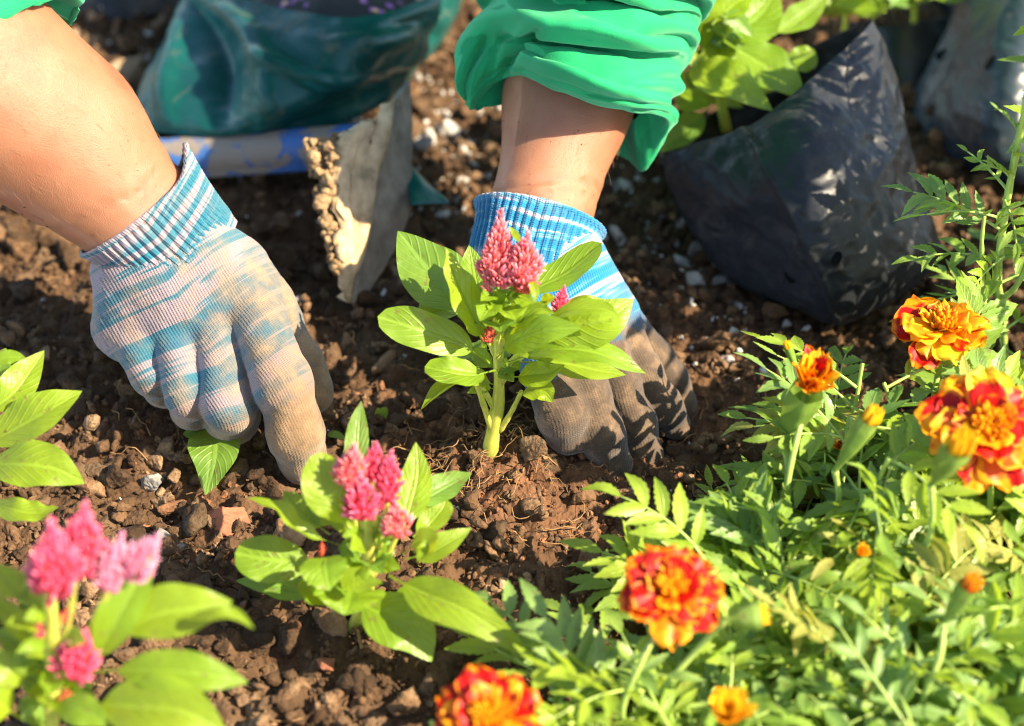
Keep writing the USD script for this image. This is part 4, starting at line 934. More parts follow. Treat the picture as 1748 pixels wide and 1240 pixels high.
class Plant:
    "a celosia placed by its foot; depths are taken along its own upright stem"
    def __init__(self, foot, z=None, lean=0.0, name='celosia', label='', group=None):
        self.fx, self.fy = foot
        self.base = GS(*foot) if z is None else G(*foot, z)
        self.d0 = (self.base - EYE) @ FWD
        self.t = thing(name, label, 'plant', self.base, group or {'celosia_plant': 'celosias set out in the bed', 'potted_celosia': 'celosias still in their nursery bags', 'sprout': 'tiny weed sprouts'}.get(name))
        self.k = 0
    def D(self, py): return self.d0 - (self.fy - py) * PXT * self.d0 * math.tan(PITCH)
    def leaf(self, pts, w, off=0.0, m=None, face=0.5, roll=0.0, label=None, **kw):
        "pts: (px, py, extra depth) from the stalk to the tip; the stalk sits on the stem's depth"
        self.k += 1
        db = self.D(pts[0][1])
        P = [(x, y, db + off + (q[0] if q else 0.0)) for x, y, *q in pts]
        v, f, uv = px_leaf(P, w * 1.12, face, roll, seed=self.k * 7 + abs(int(self.fx)), **kw)
        return obj('leaf', (v, f), LEAF[(self.k * 5 + int(self.fx)) % 3 if m is None else m], self.t, uv=uv, label=label)
    def stem(self, pts, r0, r1, m=None, **kw):
        P = [C(x, y, self.D(y) + (q[0] if q else 0.0)) for x, y, *q in pts]
        return obj('stem', stem_mesh(P, r0, r1, **kw), m or STEM, self.t)
    def spike(self, b, t, hw, off=0.0, m=0, n=None, label=None):
        self.k += 1
        db = self.D(b[1]); dt = db - (b[1] - t[1]) * PXT * db * 0.45
        return spike(self.t, C(b[0], b[1], db + off), C(t[0], t[1], dt + off), hw * PXT * db, self.k * 13 + abs(int(self.fx)), FLORET[m], n, label)

# --- the plant being set, centre
def Z1(*L): return [(620 + q[0] * .2904, 340 + q[1] * .2904, *q[2:]) for q in L]
p1 = Plant((838, 778), label='pink celosia seedling held upright between the two gloves', name='celosia_plant')
p1.stem([(834, 790), (842, 735), (851, 680), (851, 612), (846, 540), (838, 490)], .0044, .0015, n=34)
for a in ([(853, 735), (872, 705, -.004), (890, 668, -.008)], [(845, 700), (822, 660, -.006), (812, 640, -.008)], [(842, 742), (825, 690, -.006), (812, 655, -.010), (795, 640, -.012)],
          [(851, 660), (880, 620, -.004), (905, 600)], [(850, 600), (872, 545), (886, 480)], [(851, 620), (838, 590), (832, 580)], [(850, 640), (900, 590, -.004), (948, 540)]):
    p1.stem(a, .0019, .0011, n=14, sides=7)
Lf = p1.leaf
Lf(Z1((660, 720), (520, 560, .012), (350, 380, .022), (203, 188, .030)), 92, .006, 2, .72, .15, fold=.14, wave=.05, label='broad pale leaf reaching up to the left')
Lf(Z1((640, 690), (480, 660, .016), (400, 610, .02), (388, 560, .024)), 44, .012, 2, .6)
Lf(Z1((720, 880, -.004), (650, 710, -.016), (545, 480, -.024), (487, 288, -.022)), 44, -.004, 1, .55, .35, fold=.35, wave=.26, nw=3.4, label='narrow wavy yellow green leaf in front')
Lf(Z1((690, 640), (660, 500, .004), (640, 380, .008), (622, 272, .010)), 40, .006, 0, .8, fold=.2)
Lf(Z1((745, 965), (590, 860, -.010), (330, 770, -.018), (84, 690, -.018)), 60, -.004, 0, .55, -.1, shape='round', petiole=.24, fold=.14, wave=.12, label='long leaf pointing left')
Lf(Z1((790, 1005, -.004), (650, 1030, -.016), (500, 1010, -.022), (362, 985, -.020)), 46, -.004, 0, .45, .1, shape='round', petiole=.2, wave=.10)
Lf(Z1((750, 1130), (600, 1070, -.010), (470, 1115, -.018), (338, 1240, -.02)), 17, -.006, 1, .2, .3, fold=.5, petiole=.3)
Lf(Z1((900, 640), (1000, 530, .006), (1190, 430, .010), (1402, 258, .010)), 46, .006, 0, .55, -.45, shape='round', petiole=.22, fold=.1, wave=.04, label='rounded leaf reaching up to the right')
Lf(Z1((920, 800), (1200, 745, -.010), (1420, 700, -.016), (1590, 590, -.012)), 84, -.006, 1, .75, .15, fold=.2, wave=.16, nw=2.2, cup=.2, label='large bright leaf on the right')
Lf(Z1((1000, 770), (1200, 660, -.014), (1400, 645, -.02), (1510, 700, -.022)), 26, -.012, 1, .3, fold=.3)
Lf(Z1((780, 940, -.006), (900, 830, -.020), (1080, 770, -.032), (1285, 760, -.036)), 52, -.008, 0, .5, .15, fold=.2, wave=.08, label='leaf in front of the stem pointing right')
Lf(Z1((815, 820), (900, 740, -.014), (1020, 650, -.020), (1130, 672, -.022)), 28, -.006, 1, .45, .3, fold=.4, wave=.12)
Lf(Z1((850, 960), (1100, 880, -.018), (1370, 900, -.024), (1662, 1026, -.022)), 48, -.008, 0, .45, -.2, fold=.22, wave=.20, nw=2.8, label='long wavy dark leaf over the right glove')
Lf(Z1((900, 960), (1150, 960, -.004), (1350, 1000, -.006), (1545, 1035, -.006)), 42, 0, 1, .5, fold=.15, wave=.1)
Lf(Z1((850, 1050), (980, 1040, -.012), (1090, 1030, -.018), (1185, 975, -.02)), 40, -.006, 1, .5, fold=.3, wave=.12)
Lf(Z1((900, 1140), (990, 1125, -.012), (1070, 1140, -.016), (1112, 1195, -.018)), 34, -.010, 1, .5, fold=.3, wave=.2)
Lf(Z1((700, 900), (590, 915, .012), (500, 910, .02), (425, 890, .024)), 34, .016, 2, .6)
Lf(Z1((760, 880), (660, 900, .016), (600, 860, .022)), 34, .018, 2, .6)
Lf(Z1((985, 440), (1000, 500, -.006), (1012, 560, -.008), (1008, 612, -.008)), 13, -.006, 1, .6, petiole=.05)
Lf(Z1((930, 260), (905, 225, .002), (880, 190, .004), (855, 160, .004)), 11, .004, 1, .6, petiole=.05)
for pts in ([(760, 720), (740, 650), (735, 600)], [(830, 760), (820, 660), (800, 580)], [(870, 620), (900, 560), (920, 510)], [(860, 560), (890, 530), (930, 505)], [(800, 640), (780, 590), (770, 540)], [(740, 600), (715, 575), (705, 555)],
            [(900, 700), (960, 640), (1040, 620)], [(930, 720), (1000, 660), (1090, 600)], [(800, 1000), (840, 1030), (885, 1075)], [(860, 900), (960, 900), (1080, 960)], [(790, 560), (740, 570), (690, 600)], [(830, 860), (880, 790), (950, 700)], [(1030, 640), (1080, 600), (1130, 580)]):
    Lf(Z1(*[(a, b, -.006 * i) for i, (a, b) in enumerate(pts)]), 20, -.006, None, .55, fold=.3, wave=.1, nu=14, nv=7, petiole=.1)
rh1 = np.random.default_rng(77)
for k in range(26):
    a = rh1.uniform(0, 6.28); x0, y0 = 851 + 10 * math.cos(a), rh1.uniform(500, 665)
    L = rh1.uniform(26, 70); e = (x0 + L * math.cos(a), y0 + L * .5 * math.sin(a) - rh1.uniform(-4, 34))
    Lf([(x0, y0), ((x0 + e[0]) / 2, (y0 + e[1]) / 2 - 6, -.006 * math.sin(a) - .003), (e[0], e[1], -.014 * math.sin(a) - .003)], rh1.uniform(14, 32), -.008 * max(0, math.sin(a)), None, .55, rh1.normal(0, .35), fold=.3, wave=.16, nu=14, nv=7, petiole=.12)
sp = p1.spike
sp((846, 486), (857, 357), 20, -.004, 0, label='tallest pink flower spike')
sp((889, 490), (905, 395), 21, -.010, 0)
sp((953, 535), (963, 487), 10, -.006, 1)
sp((834, 585), (836, 548), 8, -.010, 3, 40)
sp((833, 462), (832, 425), 9, -.006, 0, 40)
sp((835, 500), (826, 468), 7, -.008, 0, 26)
sp((858, 492), (864, 452), 11, -.010, 0, 50)
sp((895, 500), (893, 470), 12, -.014, 3, 40)

# --- flowering plant in front, middle
def Z2(*L): return [(400 + q[0] * .3468, 740 + q[1] * .3468, *q[2:]) for q in L]
p2 = Plant((606, 1080), label='pink celosia with five upright spikes, planted in front of the gloves', name='celosia_plant')
p2.stem([(603, 1092), (618, 1040), (630, 980), (628, 900), (622, 850)], .005, .002)
for a in ([(630, 985), (608, 900), (600, 830)], [(632, 975), (640, 900), (637, 820)], [(634, 980), (655, 900), (662, 850)], [(634, 985), (665, 940), (680, 910)], [(630, 990), (620, 940), (618, 880)]): p2.stem(a, .0018, .0011, n=12, sides=7)
Lf = p2.leaf
Lf(Z2((560, 480), (510, 370, -.012), (440, 260, -.014), (425, 92, -.008)), 66, -.006, 1, .72, shape='round', petiole=.14, fold=.12, label='rounded leaf left of the spikes')
Lf(Z2((600, 320), (600, 150, .012), (608, -30, .018), (625, -160, .020)), 34, .016, 2, .8, label='narrow leaf standing behind the spikes')
Lf(Z2((830, 480), (860, 350, .006), (895, 200, .010), (893, 42, .012)), 56, .008, 1, .85, fold=.12, petiole=.1, label='upright leaf right of the spikes')
Lf(Z2((860, 420), (960, 310, .014), (1070, 245, .02), (1168, 195, .022)), 42, .014, 2, .5)
Lf(Z2((880, 510), (950, 450, .008), (1010, 380, .01), (1040, 322, .012)), 38, .010, 1, .6, shape='round', petiole=.1)
Lf(Z2((840, 620), (950, 590, -.004), (1060, 530, -.004), (1168, 466, 0)), 38, .004, 1, .5, fold=.25)
Lf(Z2((540, 560), (330, 480, -.010), (210, 370, -.012), (62, 318, -.008)), 20, -.004, 1, .4, .4, fold=.5, wave=.25)
Lf(Z2((470, 500), (370, 420, 0), (290, 340, .002), (243, 282, .004)), 38, .004, 0, .6)
Lf(Z2((520, 480), (450, 410), (400, 360), (380, 330)), 44, .008, 0, .6)
Lf(Z2((480, 690), (310, 640, -.006), (160, 620, -.008), (2, 590, -.006)), 70, -.002, 0, .6, shape='round', petiole=.22, fold=.1, label='large rounded leaf at far left')
Lf(Z2((450, 790), (310, 770, -.004), (170, 740, -.004), (5, 725, .002)), 40, 0, 2, .5, .1)
Lf(Z2((450, 610, -.01), (440, 650, -.02), (452, 720, -.026), (468, 775, -.028)), 46, -.010, 0, .8, petiole=.02)
Lf(Z2((580, 740, -.01), (560, 790, -.02), (550, 840, -.028), (540, 895, -.03)), 62, -.012, 0, .75, petiole=.02)
Lf(Z2((480, 740, -.01), (440, 770, -.016), (430, 820, -.022), (440, 850, -.024)), 44, -.012, 0, .7, petiole=.05)
Lf(Z2((560, 820, -.01), (720, 890, -.020), (880, 980, -.024), (972, 1125, -.024)), 82, -.012, 0, .55, fold=.2, wave=.06, label='broad leaf lying down towards the front')
Lf(Z2((760, 700, -.008), (930, 790, -.022), (1160, 890, -.034), (1480, 1110, -.034)), 66, -.012, 1, .55, .1, fold=.2, wave=.08, label='long leaf arching to the lower right')
Lf(Z2((1240, 990, -.02), (1340, 1040, -.022), (1430, 1100, -.022), (1550, 1120, -.018)), 36, -.012, 2, .6, .2, fold=.1, petiole=.05)
Lf(Z2((820, 600, -.01), (920, 530, -.016), (955, 570, -.018), (900, 640, -.02)), 40, -.012, 1, .7, fold=.3, wave=.15)
Lf(Z2((760, 780, -.006), (830, 800, -.01), (900, 840, -.012), (960, 880, -.012)), 42, -.006, 0, .5)
Lf(Z2((640, 650, -.014), (600, 690, -.02), (640, 740, -.026), (735, 735, -.03)), 40, -.014, 1, .6, petiole=.05)
rl = np.random.default_rng(41)
for k in range(30):
    a = rl.uniform(0, 6.28); x0, y0 = 630 + 14 * math.cos(a), 935 + rl.uniform(-30, 45)
    L = rl.uniform(28, 62); e = (x0 + L * math.cos(a), y0 + L * .55 * math.sin(a) - rl.uniform(-4, 22))
    Lf([(x0, y0), ((x0 + e[0]) / 2, (y0 + e[1]) / 2 - 6, -.006 * math.sin(a) - .004), (e[0], e[1], -.012 * math.sin(a) - .004)], rl.uniform(16, 30), -.010 * max(0, math.sin(a)) - .004, None, .55, rl.normal(0, .3), fold=.3, wave=.12, nu=14, nv=7, petiole=.12)
sp = p2.spike
sp((592, 832), (610, 755), 18, -.004, 0); sp((637, 820), (637, 752), 16, .006, 1); sp((617, 885), (617, 803), 20, -.012, 1, label='frontmost of the tall spikes'); sp((660, 855), (668, 768), 17, -.002, 1); sp((680, 916), (672, 857), 17, -.014, 0)
sp((551, 950), (549, 922), 5, -.014, 3, 24); sp((598, 880), (600, 860), 10, -.012, 1, 34); sp((648, 868), (650, 845), 8, -.006, 1, 26)

# --- near plant, lower left
def Z3(*L): return [(q[0] * .3468, 810 + q[1] * .3468, *q[2:]) for q in L]
p3 = Plant((75, 1330), z=0.0, label='bright celosia with deep pink spikes in the lower left corner', name='celosia_plant')
p3.stem([(75, 1330), (85, 1240), (90, 1140), (88, 1060), (85, 1010)], .005, .0022)
for a in ([(95, 1140), (118, 1060), (132, 970)], [(95, 1180), (150, 1080), (190, 1000)], [(95, 1220), (112, 1180), (122, 1150)], [(90, 1100), (98, 1070), (108, 1050)]): p3.stem(a, .0018, .0012, n=12, sides=7)
Lf = p3.leaf
Lf(Z3((440, 1010), (540, 770, -.012), (655, 560, -.014), (758, 388, -.008)), 62, -.014, 0, .7, .25, fold=.3, wave=.06, label='pointed leaf standing upright right of the spikes')
Lf(Z3((480, 850), (740, 700, -.008), (950, 660, -.010), (1145, 625, -.006)), 82, -.006, 1, .6, .1, fold=.25, wave=.08, label='broad bright leaf reaching right')
Lf(Z3((900, 720), (1050, 690, -.01), (1160, 690, -.01), (1252, 760, -.012)), 20, -.012, 1, .4, fold=.35, petiole=.05)
Lf(Z3((430, 970), (740, 965, -.014), (1000, 985, -.018), (1222, 1025, -.014)), 62, -.012, 0, .55, fold=.2, label='long dark leaf reaching right below')
Lf(Z3((380, 1130, -.01), (640, 1140, -.026), (900, 1170, -.034), (1130, 1300, -.034)), 92, -.016, 1, .55, fold=.2, wave=.08)
Lf(Z3((230, 880), (130, 770, -.004), (50, 690, -.004), (-80, 580, 0)), 40, -.004, 1, .55, fold=.25)
Lf(Z3((150, 1080), (60, 990, -.008), (-20, 930, -.01), (-130, 880, -.01)), 52, -.010, 1, .6)
Lf(Z3((220, 1150, -.01), (350, 1150, -.022), (450, 1180, -.026), (550, 1240, -.028)), 48, -.014, 0, .6)
Lf(Z3((170, 920), (90, 850), (30, 800), (-50, 770)), 34, 0, 2, .6)
Lf(Z3((190, 720), (140, 610, .006), (130, 530, .008), (140, 450, .008)), 36, .012, 2, .7)
Lf(Z3((130, 640), (60, 560), (10, 500), (-40, 440)), 46, .008, 1, .6)
Lf(Z3((200, 1010), (140, 950, -.006), (110, 890, -.008), (120, 840, -.008)), 34, -.006, 0, .6)
Lf(Z3((100, 1200), (0, 1130, -.014), (-80, 1090, -.018), (-160, 1080, -.02)), 66, -.014, 1, .6)
for k in range(34):
    a = rl.uniform(0, 6.28); x0, y0 = 95 + 16 * math.cos(a), 1130 + rl.uniform(-70, 110)
    L = rl.uniform(34, 80); e = (x0 + L * math.cos(a), y0 + L * .55 * math.sin(a) - rl.uniform(-4, 30))
    Lf([(x0, y0), ((x0 + e[0]) / 2, (y0 + e[1]) / 2 - 8, -.006 * math.sin(a) - .004), (e[0], e[1], -.012 * math.sin(a) - .004)], rl.uniform(18, 36), -.010 * max(0, math.sin(a)) - .004, None, .55, rl.normal(0, .3), fold=.3, wave=.12, nu=14, nv=7, petiole=.12)
sp = p3.spike
sp((96, 1012), (92, 893), 30, -.010, 1, label='front spike of the pair'); sp((134, 975), (134, 856), 26, .004, 1); sp((180, 1005), (203, 914), 20, -.002, 2); sp((215, 985), (273, 905), 20, .002, 2, label='pale pink tilted spike'); sp((124, 1156), (147, 1076), 24, -.018, 1)
sp((110, 1062), (113, 1040), 8, -.016, 3, 26); sp((84, 1036), (86, 1014), 7, -.012, 1, 24); sp((70, 1088), (64, 1050), 8, -.012, 1, 30); sp((112, 1196), (114, 1178), 8, -.026, 3, 24); sp((245, 985), (255, 965), 10, -.006, 2, 30)

# --- leaves at the left edge
def Z4(*L): return [(q[0] * .3468, 400 + q[1] * .3468, *q[2:]) for q in L]
p4 = Plant((-70, 900), z=0.0, label='celosia without flowers at the left edge, only its leaves in view', name='celosia_plant')
p4.stem([(-70, 900), (-60, 840), (-50, 780), (-45, 720)], .005, .003)
Lf = p4.leaf
Lf(Z4((-160, 1080), (60, 960, -.01), (240, 860, -.014), (404, 772, -.01)), 68, -.006, 1, .55, fold=.22, label='long leaf with a pale midrib')
Lf(Z4((-120, 920), (40, 800), (130, 690, .004), (218, 572, .008)), 56, .004, 1, .7, .2, fold=.25)
Lf(Z4((-160, 1150), (60, 1130, -.02), (250, 1150, -.026), (418, 1228, -.026)), 70, -.014, 1, .5, fold=.15, wave=.10)
Lf(Z4((-120, 720), (10, 620), (70, 605), (130, 612)), 22, .01, 0, .5)
Lf(Z4((-150, 1280), (40, 1350, -.03), (180, 1370, -.034), (290, 1345, -.034)), 34, -.02, 1, .4, wave=.2)
Lf(Z4((-120, 900), (-40, 760), (0, 640), (30, 560)), 50, .016, 2, .7)

# --- seedling under the left glove, small weeds
p5 = Plant((352, 752), label='small seedling with one hanging leaf below the curled fingers of the left glove', name='seedling')
p5.stem([(352, 752), (354, 738), (356, 726)], .0018, .0012, n=8, sides=7)
p5.leaf([(360, 724), (366, 752, -.012), (364, 790, -.020), (351, 846, -.024)], 68, -.008, 2, .85, fold=.16, petiole=.05)
p5.leaf([(362, 728), (345, 730, -.006), (330, 738, -.010), (312, 742, -.010)], 34, -.002, 2, .5)
for lb, foot, ls in (('tiny weed sprout left of the centre plant', (650, 722), [(650, 712, 24, (640, 704), (662, 706)), ]), ('tiny sprout beside the tip of the left index finger', (592, 762), [(575, 748, 14, (590, 745), (558, 742))])):
    pw = Plant(foot, label=lb, name='sprout')
    pw.stem([foot, (foot[0] - 1, foot[1] - 10)], .0007, .0005, n=6, sides=6)
    for x, y, w, a, b in ls:
        pw.leaf([(foot[0], foot[1] - 10), ((foot[0] + a[0]) / 2, a[1] + 2), (a[0], a[1])], w * .7, 0, None, .8, shape='round', petiole=.1, nu=10, nv=7)
        pw.leaf([(foot[0], foot[1] - 10), ((foot[0] + b[0]) / 2, b[1]), (b[0], b[1])], w * .8, 0, None, .8, shape='round', petiole=.1, nu=10, nv=7)

# --- potted celosias in the black bags behind
def Z5(*L): return [(1100 + q[0] * .371, q[1] * .371, *q[2:]) for q in L]
p6 = Plant((1235, 215), z=0.05, label='leafy celosia growing out of the tipped black bag', name='potted_celosia')
p6.stem([(1240, 225, .02), (1225, 150, .03), (1205, 90, .03), (1190, 30, .03)], .0035, .002)
Lf = p6.leaf
Lf(Z5((200, 250), (280, 330, -.01), (420, 390, -.016), (592, 512, -.018)), 66, -.010, 1, .55, .1, fold=.2, label='lowest bright leaf over the bag rim')
Lf(Z5((370, 190), (490, 270, -.004), (620, 350, -.008), (737, 452, -.008)), 72, -.004, 0, .6, fold=.22)
Lf(Z5((340, 200), (440, 130), (540, 50, .004), (610, -60, .006)), 84, .002, 0, .65, fold=.15)
Lf(Z5((550, 190), (680, 110, .01), (760, 50, .016), (850, -30, .02)), 44, .010, 0, .5)
Lf(Z5((600, 290), (680, 285), (740, 275), (797, 268)), 42, .004, 0, .6, shape='round')
Lf(Z5((130, 400), (190, 450, -.006), (240, 470, -.008), (310, 480, -.01)), 44, -.006, 0, .6)
Lf(Z5((300, 490), (230, 560, -.006), (160, 630, -.008), (70, 700, -.008)), 44, -.004, 2, .55)
Lf(Z5((250, 160), (280, 60, -.004), (320, 0), (420, -60)), 46, -.004, 1, .6)
Lf(Z5((170, 300), (130, 350, -.006), (100, 380, -.008), (60, 420, -.01)), 30, -.006, 1, .7)
Lf(Z5((250, 220), (230, 260), (270, 300), (300, 330)), 30, -.012, 1, .6)
for k in range(34):
    a = rl.uniform(-2.6, 0.9); x0, y0 = 1195 + rl.uniform(-25, 60), rl.uniform(20, 170)
    L = rl.uniform(50, 110); e = (x0 + L * math.cos(a), y0 + L * .7 * math.sin(a))
    Lf([(x0, y0), ((x0 + e[0]) / 2, (y0 + e[1]) / 2 - 10, .004), (e[0], e[1], .006)], rl.uniform(26, 52), rl.uniform(-.004, .03), None, .55, rl.normal(0, .35), fold=.22, wave=.08, nu=16, nv=7, petiole=.12)
sp = p6.spike
sp((1166, 90), (1183, 40), 12, -.02, 1, 40)
p7 = Plant((1440, 60), z=0.06, label='celosia leaves behind the pointed rim of the black bag', name='potted_celosia')
p7.stem([(1440, 70, .03), (1445, 10, .03), (1450, -50, .03)], .002, .0015)
for k in range(26):
    a = rl.uniform(-3.4, 0.5); x0, y0 = 1440 + rl.uniform(-40, 80), rl.uniform(-60, 30)
    L = rl.uniform(50, 110); e = (x0 + L * math.cos(a), y0 + L * .45 * math.sin(a))
    p7.leaf([(x0, y0), ((x0 + e[0]) / 2, (y0 + e[1]) / 2 - 10, .004), (e[0], e[1], .006)], rl.uniform(30, 52), rl.uniform(-.004, .05), None, .5, rl.normal(0, .3), fold=.2, nu=16, nv=7, petiole=.12)
p8 = Plant((1560, 30), z=0.04, label='celosia leaves at the top edge left of the bluish bag', name='potted_celosia')
p8.stem([(1560, 40, .03), (1562, 0, .03), (1565, -50, .03)], .002, .0015)
for k in range(16):
    a = rl.uniform(-3.4, 0.5); x0, y0 = 1560 + rl.uniform(-30, 40), rl.uniform(-60, 10)
    L = rl.uniform(45, 90); e = (x0 + L * math.cos(a), y0 + L * .4 * math.sin(a))
    p8.leaf([(x0, y0), ((x0 + e[0]) / 2, (y0 + e[1]) / 2 - 10, .004), (e[0], e[1], .006)], rl.uniform(26, 46), rl.uniform(0, .04), None, .5, rl.normal(0, .3), fold=.2, nu=16, nv=7, petiole=.12)

# ------------------------------------------------------------------ marigolds
def petal_mat(name, base, edge, blotch, amount, rim=0.64):
    return mat(name, {
        'uv': ('uvmap', {'attribute': 'st'}), 's': ('separate_xyz', {}), 'av': ('math', {'math_type': 'absolute'}),
        'm': ('math', {'math_type': 'maximum'}), 'e': ('map_range', {'from_min': rim, 'from_max': rim + 0.26, 'to_min': 0.0, 'to_max': 1.0, 'clamp': True}),
        'g': ('geometry', {}), 'n': ('noise_texture', {'scale': 120.0, 'detail': 3.0}), 'ne': ('math', {'math_type': 'multiply_add', 'value2': 1.2}), 'no': ('math', {'math_type': 'subtract', 'value2': 0.6}),
        'r1': ('rgb_ramp', {'ramp': [(0.25, (0, 0, 0)), (0.55, (1, 1, 1))]}), 'm1': ('mix_color', {'a': base, 'b': edge}),
        'n2': ('noise_texture', {'scale': 85.0, 'detail': 2.0}), 'r2': ('rgb_ramp', {'ramp': [(1 - amount - 0.04, (0, 0, 0)), (1 - amount + 0.04, (1, 1, 1))]}), 'm2': ('mix_color', {'b': blotch}),
        'wv': ('math', {'math_type': 'multiply', 'value2': 13.0}), 'sn': ('math', {'math_type': 'sine'}), 'b': ('bump', {'strength': 0.22, 'distance': 0.0004}),
        'p': ('principled_bsdf', {'roughness': 0.5, 'specular_ior_level': 0.35}), 't': ('translucent_bsdf', {}), 'o': ('mix_closure', {'fac': 0.42})},
        [('uv.UV', 's.vector'), ('s.y', 'av.value1'), ('av.value', 'm.value1'), ('s.x', 'm.value2'), ('m.value', 'e.value'), ('g.position', 'n.vector'),
         ('n.fac', 'ne.value1'), ('e.result', 'ne.value3'), ('ne.value', 'no.value1'), ('no.value', 'r1.fac'), ('r1.color', 'm1.fac'),
         ('g.position', 'n2.vector'), ('n2.fac', 'r2.fac'), ('r2.color', 'm2.fac'), ('m1.result', 'm2.a'), ('m2.result', 'p.base_color'), ('m2.result', 't.color'),
         ('s.y', 'wv.value1'), ('wv.value', 'sn.value1'), ('sn.value', 'b.height'), ('b.normal', 'p.normal'), ('p.BSDF', 'o.closure1'), ('t.BSDF', 'o.closure2')], 'o.closure')
RED, ORA, YEL = (0.42, 0.003, 0.001), (0.66, 0.105, 0.001), (0.76, 0.32, 0.003)
PET = [petal_mat('petal_red', RED, (0.72, 0.20, 0.002), (0.46, 0.006, 0.001), 0.34, 0.80), petal_mat('petal_orange', ORA, YEL, RED, 0.45), petal_mat('petal_yellow', (0.66, 0.20, 0.003), YEL, (0.58, 0.07, 0.002), 0.36), petal_mat('petal_pure_yellow', (0.78, 0.43, 0.008), (0.80, 0.50, 0.015), (0.74, 0.33, 0.004), 0.3)]
CALYX = [leaf_mat('calyx', (0.13, 0.22, 0.03), (0.19, 0.29, 0.05), (0.2, 0.3, 0.04), 0.0, 0.2)]

def petal_geom(base, out, up, L, W, curl, seed, nu=10, nv=9, tip=0.0):
    "one ruffled petal from its base outwards"
    r = np.random.default_rng(seed)
    u = np.linspace(0, 1, nu); v = np.linspace(-1, 1, nv)
    side = np.cross(up, out)
    w = W * (0.16 + 0.84 * np.sin(np.pi * 0.5 * np.clip(u * 1.25, 0, 1)) ** 1.2) * np.where(u > 0.8, np.sqrt(np.clip(1 - ((u - 0.8) / 0.235) ** 2, 0.02, 1)), 1)
    edge = 1 - 0.14 * np.abs(v) ** 2.5 + 0.05 * np.cos(v * 7 + r.uniform(0, 6))
    U = u[:, None] * edge[None]
    x = 0.5 * w[:, None] * v[None]
    ang = curl[0] + (curl[1] - curl[0]) * u
    du = L / (nu - 1)
    ro = np.concatenate([[0], np.cumsum(np.cos(ang[:-1]) * du)]); zo = np.concatenate([[0], np.cumsum(np.sin(ang[:-1]) * du)])
    RO = np.interp(U, u, ro); ZO = np.interp(U, u, zo)
    ph = r.uniform(0, 6.28, 3)
    ruff = 0.10 * W * (np.sin(v[None] * 5.5 + ph[0] + u[:, None] * 2) + 0.6 * np.sin(v[None] * 9 + ph[1])) * U ** 2 + 0.10 * W * (v[None] ** 2) * r.uniform(-0.6, 1.2) * U
    P = base + RO[..., None] * out + (ZO + ruff)[..., None] * up + x[..., None] * side
    uv = np.stack(np.broadcast_arrays(u[:, None], v[None]), -1).reshape(-1, 2)
    return P.reshape(-1, 3), grid_faces(nu, nv), uv
def marigold_flower(par, c, ax, R, seed, mix, layers=((9, 1.0, 0.78, 0.12, -0.45), (8, 0.80, 0.70, 0.42, -0.15), (7, 0.58, 0.56, 0.80, 0.2), (5, 0.38, 0.40, 1.1, 0.7)), label=None):
    "c: middle of the head, ax: where it faces, R: radius"
    r = np.random.default_rng(seed)
    a = unit(np.cross(ax, [0.13, 0.3, 0.94])); b = np.cross(ax, a)
    # middle florets
    parts, uvs = [], []
    for k in range(46):
        ph, rr = k * 2.39996, R * 0.20 * math.sqrt((k + .5) / 46)
        d = unit(ax + 0.8 * rr / (R * .2) * (math.cos(ph) * a + math.sin(ph) * b) * .7)
        p = c + rr * (math.cos(ph) * a + math.sin(ph) * b) + ax * R * 0.10
        e1 = unit(np.cross(d, [0.3, 0.5, 0.8])); e2 = np.cross(d, e1); fs = R * r.uniform(0.16, 0.30)
        parts.append((p + fs * (FL_V[:, :1] * e1 + FL_V[:, 1:2] * e2 + FL_V[:, 2:] * d), FL_F)); uvs.append(np.stack([FL_T, FL_T * 0 + r.uniform(-1, 1)], 1))
    v, f = cat(parts)
    disc = obj('flower', (v, f), PET[2], par, uv=np.vstack(uvs), label=label)
    for n, rl_, wr, c0, c1 in layers:
        o = r.uniform(0, 6.28)
        for k in range(n):
            ph = o + 2 * np.pi * k / n + r.normal(0, 0.10)
            out = math.cos(ph) * a + math.sin(ph) * b
            up = unit(ax + 0.12 * r.normal(size=3)); out = unit(out - up * (out @ up))
            L = R * rl_ * r.uniform(0.88, 1.08); W = R * wr * r.uniform(0.85, 1.15)
            cu = (c0 + r.normal(0, 0.14), c1 + r.normal(0, 0.22))
            v, f, uv = petal_geom(c + out * R * 0.04 - ax * R * 0.10 * (rl_), out, up, L, W, cu, int(r.integers(1e6)))
            obj('petal', (v, f), PET[int(r.choice(4, p=mix))], disc, uv=uv)
    return disc
def calyx(par, c, ax, r0, r1, L, seed, label=None):
    "ribbed green cup below a head: r0 at the stalk, r1 at the rim"
    t = np.linspace(0, 1, 16); m = 20; an = np.arange(m) * 2 * np.pi / m
    rr = r0 * 1.1 + (r1 - r0 * 1.1) * np.interp(t, [0, 0.15, 0.45, 0.8, 1], [0, 0.12, 0.66, 1.0, 0.94])
    a = unit(np.cross(ax, [0.13, 0.3, 0.94])); b = np.cross(ax, a)
    rad = rr[:, None] * (1 + 0.07 * np.cos(5 * an)[None])
    P = c - ax * L * (1 - t)[:, None, None] + rad[..., None] * (np.cos(an)[None, :, None] * a + np.sin(an)[None, :, None] * b)
    v = P.reshape(-1, 3); f = grid_faces(16, m, True)
    uv = np.stack(np.broadcast_arrays(t[:, None], 0.3 + 0.7 * np.abs(np.sin(2.5 * an))[None]), -1).reshape(-1, 2)
    return obj('calyx', (v, f[:, ::-1]), CALYX[0], par, uv=uv, label=label)

